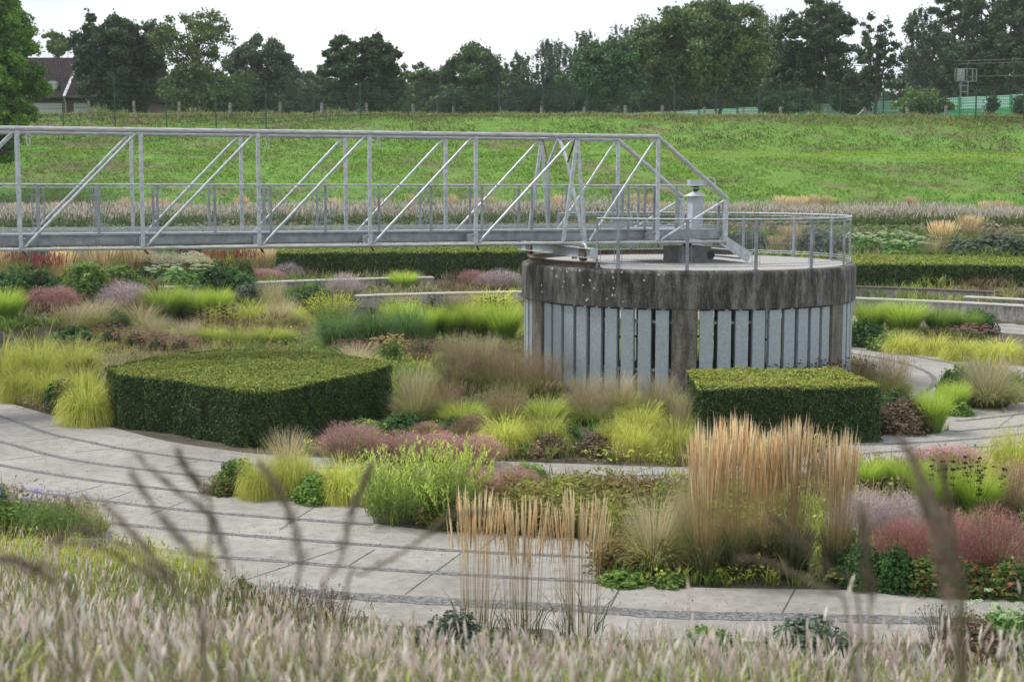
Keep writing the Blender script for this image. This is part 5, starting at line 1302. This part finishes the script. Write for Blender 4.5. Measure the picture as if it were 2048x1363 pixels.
blades(mb, np.column_stack([x, y, z-.02]), rng.uniform(0, 6.28, n), np.clip(hgt, .06, .8)*rng.uniform(.7, 1.4, n), .5*rng.random(n), 1.0, .045, c0*.85, c0*1.15, 2)
tag(mb.build('bank_grass', M['leaf']), 'rough green grass covering the bank', 'grass', kind='stuff')
# weeds along the fence
n = 9000; x = rng.uniform(-38, 39, n); y = 99.3+rng.normal(0, 1.0, n); z = height(x, y)
wv = np.clip(vnoise(x, y*0, .9, 3), 0, 1)*(np.where(x < -8, 1.5, .6)); c0 = np.where(rng.random((n, 1)) < .5, np.array([.30, .27, .13]), np.array([.17, .26, .08]))*rng.uniform(.8, 1.2, (n, 1))
mb = MB(); blades(mb, np.column_stack([x, y, z]), rng.uniform(0, 6.28, n), .25+.7*wv*rng.random(n), .3*rng.random(n), .7, .05, c0*.8, c0*1.1, 3)
tag(mb.build('fence_weeds', M['leaf']), 'dry and green weeds along the foot of the mesh fence', 'weeds', kind='stuff')

# ================================================================ trees
def tree(cx, top, wpx, bot, Y, cols, label, nl=34, per=230, leaf=.20, open_=0.0, weep=0.0, name='broadleaf_tree', zg=None, lob=.34, fork=False, thick=1.0, seed=None, conic=0.0):
    p = at(cx, top, Y); zt = p.z; zb = at(cx, bot, Y).z; rx = wpx/2*Y/F*1.12; gz = float(height(p.x, Y)) if zg is None else zg
    t = thing(name, (p.x, Y, gz), label, 'tree'); r2 = np.random.default_rng(int(cx*7+top*3) % 99991)
    cz = (zt+zb)/2-gz; rz = (zt-zb)/2; H = zt-gz
    nl = int(nl*3.2); per = int(per*.80); lob = lob*.60; leaf *= .72; L_ = []
    while len(L_) < nl:
        u = r2.uniform(-1, 1, 3)
        if np.linalg.norm(u) > 1 or np.linalg.norm(u) < .25: continue
        f_ = 1-conic*max(0, u[2])+.18*math.sin(3*math.atan2(u[1], u[0])+cx)+.12*math.sin(u[2]*7+cx)
        L_.append((u[0]*rx*(1-lob*.7)*f_, u[1]*rx*(1-lob*.7)*f_, cz+u[2]*rz*(1-lob*.45)))
    L_ = np.array(L_)
    mb = MB(); tr = max(.10, H*.018)*thick; b1 = np.array([0, 0, -.3]); fk = np.array([r2.normal(0, .3), r2.normal(0, .3), H*.32])
    tops = [np.array([r2.normal(0, rx*.1), 0, cz+rz*.55])]
    if fork: tops = [np.array([s_*rx*.35, r2.normal(0, .5), cz+rz*.5]) for s_ in (-1, .2, 1)]
    for tp in tops: mb.tube(catmull([tuple(b1), tuple(fk*.6), tuple(fk), tuple((fk+tp)/2+r2.normal(0, .25, 3)), tuple(tp)], 4), np.linspace(tr, tr*.18, 17), 7)
    trunk_axis = tops[0]
    for q in L_[::3]:
        s_ = np.array([0, 0, 1.])*0; hz_ = min(max(q[2]-r2.uniform(.5, 2.2)-abs(q[0])*.4, H*.18), cz+rz*.45); tp = tops[r2.integers(0, len(tops))]
        w_ = np.clip((hz_-fk[2])/(tp[2]-fk[2]+.01), 0, 1); st = fk*(1-w_)+tp*w_ if hz_ > fk[2] else b1+(fk-b1)*(hz_+.3)/(fk[2]+.3)
        mid = (st+q)/2+np.array([0, 0, -.15])+r2.normal(0, .15, 3); mb.tube([tuple(st), tuple(mid), tuple(q)], [tr*.38, tr*.22, tr*.07], 5)
    mb.build('trunk', M['bark'], t)
    mb = MB(); cols = np.asarray(cols, float)
    for q in L_:
        rl = rx*lob*r2.uniform(.7, 1.25); k = int(per*r2.uniform(.75, 1.25)*(1-open_*.5))
        u = rng.normal(size=(k, 3)); u /= np.linalg.norm(u, axis=1)[:, None]; rr = (.15+.95*rng.random(k)**.6+.25*(rng.random(k) < .08)*rng.random(k))[:, None]
        B = q+u*rr*np.array([rl, rl, rl*.72])*(1+.25*vnoise(u[:, 0]*2, u[:, 2]*2, 2, q[0]))[:, None]
        if weep: B[:, 2] -= weep*rng.random(k)**2*rl*1.3; B[:, :2] = q[:2]+np.round((B[:, :2]-q[:2])/(.45))*.45+rng.normal(0, .07, (k, 2))
        c = cols[r2.integers(0, len(cols))]*r2.uniform(.9, 1.1); C = np.clip(c*rng.uniform(.75, 1.3, (k, 1)), .003, .9)
        nn = u+rng.normal(0, .6, (k, 3)); nn /= np.linalg.norm(nn, axis=1)[:, None]
        V, Q, C = flecks(B, leaf*rng.uniform(.6, 1.25, k), C, nn, .6, .8 if not weep else 1.2); mb.add(V, Q, C=C)
    k = len(L_)*5; a_ = L_[r2.integers(0, len(L_), k)]; d_ = a_-np.array([0, 0, cz]); d_ /= np.linalg.norm(d_, axis=1)[:, None]+1e-6
    B = a_+d_*rng.uniform(.4, 1.05, (k, 1))*rx*lob+rng.normal(0, .15, (k, 3)); V, Q, C = flecks(B, leaf*rng.uniform(.6, 1.3, k), cols[r2.integers(0, len(cols), k)], rng.normal(size=(k, 3))/1.7, .2, .8); mb.add(V, Q, C=C)
    mb.build('crown', M['tree_leaf'], t); return t
DK = [(.048, .09, .038), (.064, .112, .048), (.08, .13, .052)]; MD = [(.065, .12, .045), (.09, .145, .05), (.06, .105, .045)]; LT = [(.12, .18, .045), (.16, .21, .055), (.10, .15, .04)]
GR = [(.085, .13, .075), (.11, .155, .085), (.075, .115, .065)]; BR = [(.13, .27, .03), (.18, .34, .04), (.09, .20, .03)]; OL = [(.10, .165, .045), (.14, .21, .055), (.085, .14, .045)]
tree(112, 62, 55, 110, 150, LT, 'pale leafy tree behind the house roof at the left', nl=14, leaf=.2)
tree(212, 15, 125, 228, 114, DK, 'dark dense tree in front of the house roof, left half of the pair', nl=44, per=300, lob=.32)
tree(268, 22, 130, 228, 117, DK, 'dark dense tree right of the house roof beside the sparse yellowish tree', nl=38, per=280)
tree(385, 14, 150, 150, 113, LT, 'sparse yellowish green tree with bare upper twigs', nl=44, per=75, leaf=.17, open_=.6, lob=.22)
tree(410, 130, 180, 232, 112, OL, 'low spreading yellow green tree under the sparse tall one', nl=30, per=260)
tree(520, 62, 125, 232, 128, GR, 'rounded grey green tree right of the yellowish tree', nl=36, per=260)
tree(590, 120, 90, 232, 150, GR, 'small grey green tree in the gap left of the dark double tree', nl=20)
tree(640, 138, 80, 235, 155, MD, 'small tree in the gap beside the dark double tree', nl=18)
tree(685, 55, 92, 236, 115, DK, 'left half of the dark double crowned tree', nl=32, per=290, conic=.3)
tree(758, 60, 100, 236, 116, DK, 'right half of the dark double crowned tree', nl=34, per=290, conic=.3)
tree(838, 118, 85, 236, 145, OL, 'thin small tree right of the dark double tree', nl=22, per=120, open_=.4, lob=.25)
tree(948, 80, 118, 236, 138, MD, 'round topped mid green tree left of the birches', nl=36, per=220)
tree(892, 170, 60, 238, 150, DK, 'low dark tree left of the round topped tree', nl=14)
tree(1035, 95, 60, 240, 145, GR, 'slender birch right of the round topped tree', nl=24, per=130, weep=1.2, name='birch_tree', lob=.3)
tree(1105, 72, 100, 240, 150, GR, 'wide birch with drooping twigs left of the dense rounded green tree', nl=36, per=140, weep=1.2, name='birch_tree', lob=.26)
tree(1175, 52, 80, 200, 155, GR, 'tall birch behind the dense rounded green tree, left one', nl=26, per=130, weep=1.2, name='birch_tree', lob=.28)
tree(1245, 34, 80, 210, 155, GR, 'tall birch behind the dense rounded green tree, right one', nl=28, per=130, weep=1.2, name='birch_tree', lob=.28)
tree(1203, 76, 148, 216, 118, [(.06, .13, .05), (.08, .16, .06), (.05, .11, .04)], 'dense rounded fresh green tree in front of the birches', nl=42, per=320, leaf=.17)
tree(1345, 0, 170, 208, 121, OL, 'big light olive tree, left part of the large group', nl=46, per=260)
tree(1435, -15, 190, 206, 120, OL, 'big light olive tree in the middle of the large group', nl=50, per=270)
tree(1530, 5, 120, 230, 150, GR, 'greyish tree behind the gap between the olive and the dark tree', nl=30, per=150, weep=.8, name='birch_tree')
tree(1585, 90, 120, 238, 128, DK, 'dark lower tree between the olive trees and the ragged dark tree', nl=30, per=240)
tree(1640, -20, 150, 190, 124, DK, 'ragged dark tree with layered branches beside the bright sky gap', nl=48, per=190, lob=.24, leaf=.19)
tree(1755, 22, 85, 190, 116, DK, 'slender open tree with forked trunk in front of the green barrier', nl=34, per=75, open_=.5, lob=.24, fork=True, leaf=.17)
tree(1715, 140, 90, 232, 117, DK, 'low dark tree with bent trunks in front of the green barrier', nl=20, per=130, lob=.3, fork=True)
tree(1850, 12, 90, 190, 138, GR, 'tall grey green tree left of the railway mast', nl=34, per=150, weep=.6, lob=.26)
tree(1920, -40, 110, 170, 150, DK, 'tall dark tree with bare upright stems behind the railway mast', nl=36, per=150, fork=True, lob=.25)
tree(1990, -60, 130, 185, 145, DK, 'tall dark tree second from the right edge', nl=44, per=190, fork=True, lob=.27)
tree(2060, -50, 130, 190, 140, DK, 'tall dark tree cut by the right edge', nl=44, per=200, fork=True, lob=.28)
tree(1845, 180, 110, 238, 107, [(.12, .20, .06), (.17, .26, .08)], 'light green bush in front of the green barrier', nl=20, per=170, name='bush', leaf=.16)
tree(1987, 186, 24, 240, 103, DK, 'narrow ivy column standing against the barrier', nl=10, per=110, name='ivy_bush', leaf=.13, lob=.6)
tree(2040, 184, 26, 240, 103, DK, 'narrow ivy column at the right edge of the picture', nl=10, per=110, name='ivy_bush', leaf=.13, lob=.6)
for i, (c_, t_, w_, Y_, cl, lb) in enumerate([(560, 150, 120, 160, GR, 'hazy low tree behind the rounded grey green tree'), (640, 175, 130, 165, DK, 'far low tree under the sky gap left of the double tree'), (830, 178, 120, 160, DK, 'dark undergrowth tree under the thin small tree'), (905, 185, 90, 140, GR, 'undergrowth bush left of the barrier end'), (985, 172, 110, 150, DK, 'dark undergrowth tree under the round topped tree'),
    (1060, 165, 110, 156, DK, 'dark undergrowth tree under the slender birch'), (1140, 160, 120, 158, DK, 'dark undergrowth tree between wide birch and rounded tree'), (1290, 120, 120, 150, DK, 'dark tree between the rounded tree and the olive trees'), (1400, 120, 160, 150, DK, 'dark tree behind the olive trees'), (1500, 130, 130, 150, DK, 'dark tree filling behind the olive trees at the right'),
    (1575, 165, 90, 118, MD, 'bushy undergrowth under the ragged dark tree'), (1650, 160, 120, 150, DK, 'dark undergrowth behind the ragged dark tree'), (1840, 110, 120, 158, DK, 'dark tree behind the tall grey green tree'), (1930, 100, 140, 160, DK, 'dark tree behind the railway mast'), (2030, 100, 150, 160, DK, 'dark tree low at the right edge behind the barrier'), (330, 150, 120, 150, GR, 'tree filling between the dark pair and the yellowish tree'), (460, 150, 110, 150, GR, 'tree filling behind the yellow green spreading tree')]):
    tree(c_, t_, w_, 240, Y_, cl, lb, nl=24, per=190, leaf=.26, lob=.42)
tree(-28, -70, 205, 345, 82, BR, 'big bright green feathery tree cut by the left edge, standing on the bank', nl=90, per=520, leaf=.13, lob=.26)

for a_ in [(1000, 118, 100, 150, OL, 'small olive tree between the round topped tree and the slender birch'), (875, 140, 70, 158, GR, 'faint grey tree in the low skyline left of the round topped tree'), (600, 150, 90, 160, GR, 'faint grey tree left of the dark double crowned tree'), (1310, 60, 110, 140, OL, 'leafy tree filling between the rounded tree and the big olive tree'), (1695, 130, 90, 150, GR, 'grey tree low in the bright gap beside the ragged dark tree'), (1480, 40, 120, 135, OL, 'light tree right of the big olive tree')]:
    tree(a_[0], a_[1], a_[2], 238, a_[3], a_[4], a_[5], nl=26, per=200, leaf=.22, lob=.36)
# far thicket closing the gaps under the trees
n = 60000; x = rng.uniform(-70, 75, n); y = rng.uniform(160, 172, n); top_ = 10.5+2.2*vnoise(x, y*0, .18, 2)+1.2*vnoise(x, y*0, .7, 5)
z = 4.6+top_*rng.random(n)**.7; C = np.array([(.08, .125, .06), (.10, .15, .075), (.085, .13, .055)])[rng.integers(0, 3, n)]*rng.uniform(.7, 1.3, (n, 1))
mb = MB(); V, Q, C = flecks(np.column_stack([x, y, z]), .33*rng.uniform(.6, 1.2, n), C, np.tile([0, -1., .3], (n, 1))/1.044, .5, .8); mb.add(V, Q, C=C)
tag(mb.build('distant_thicket', M['tree_leaf']), 'far off dark thicket closing the gaps under the trees', 'thicket', kind='stuff')
# air
mb = MB(); mb.box((0, 190, 18), (480, 500, 46)); hz_ob = mb.build('haze', None); tag(hz_ob, kind='stuff')
m, N_, L_, b = new_mat('haze_air'); N_.remove(b); pv_ = N_.new('ShaderNodeVolumePrincipled'); pv_.inputs['Density'].default_value = .0003; pv_.inputs['Color'].default_value = (.86, .90, .95, 1); pv_.inputs['Anisotropy'].default_value = .3
L_.new(pv_.outputs[0], N_['Material Output'].inputs['Volume']); hz_ob.data.materials.append(m)
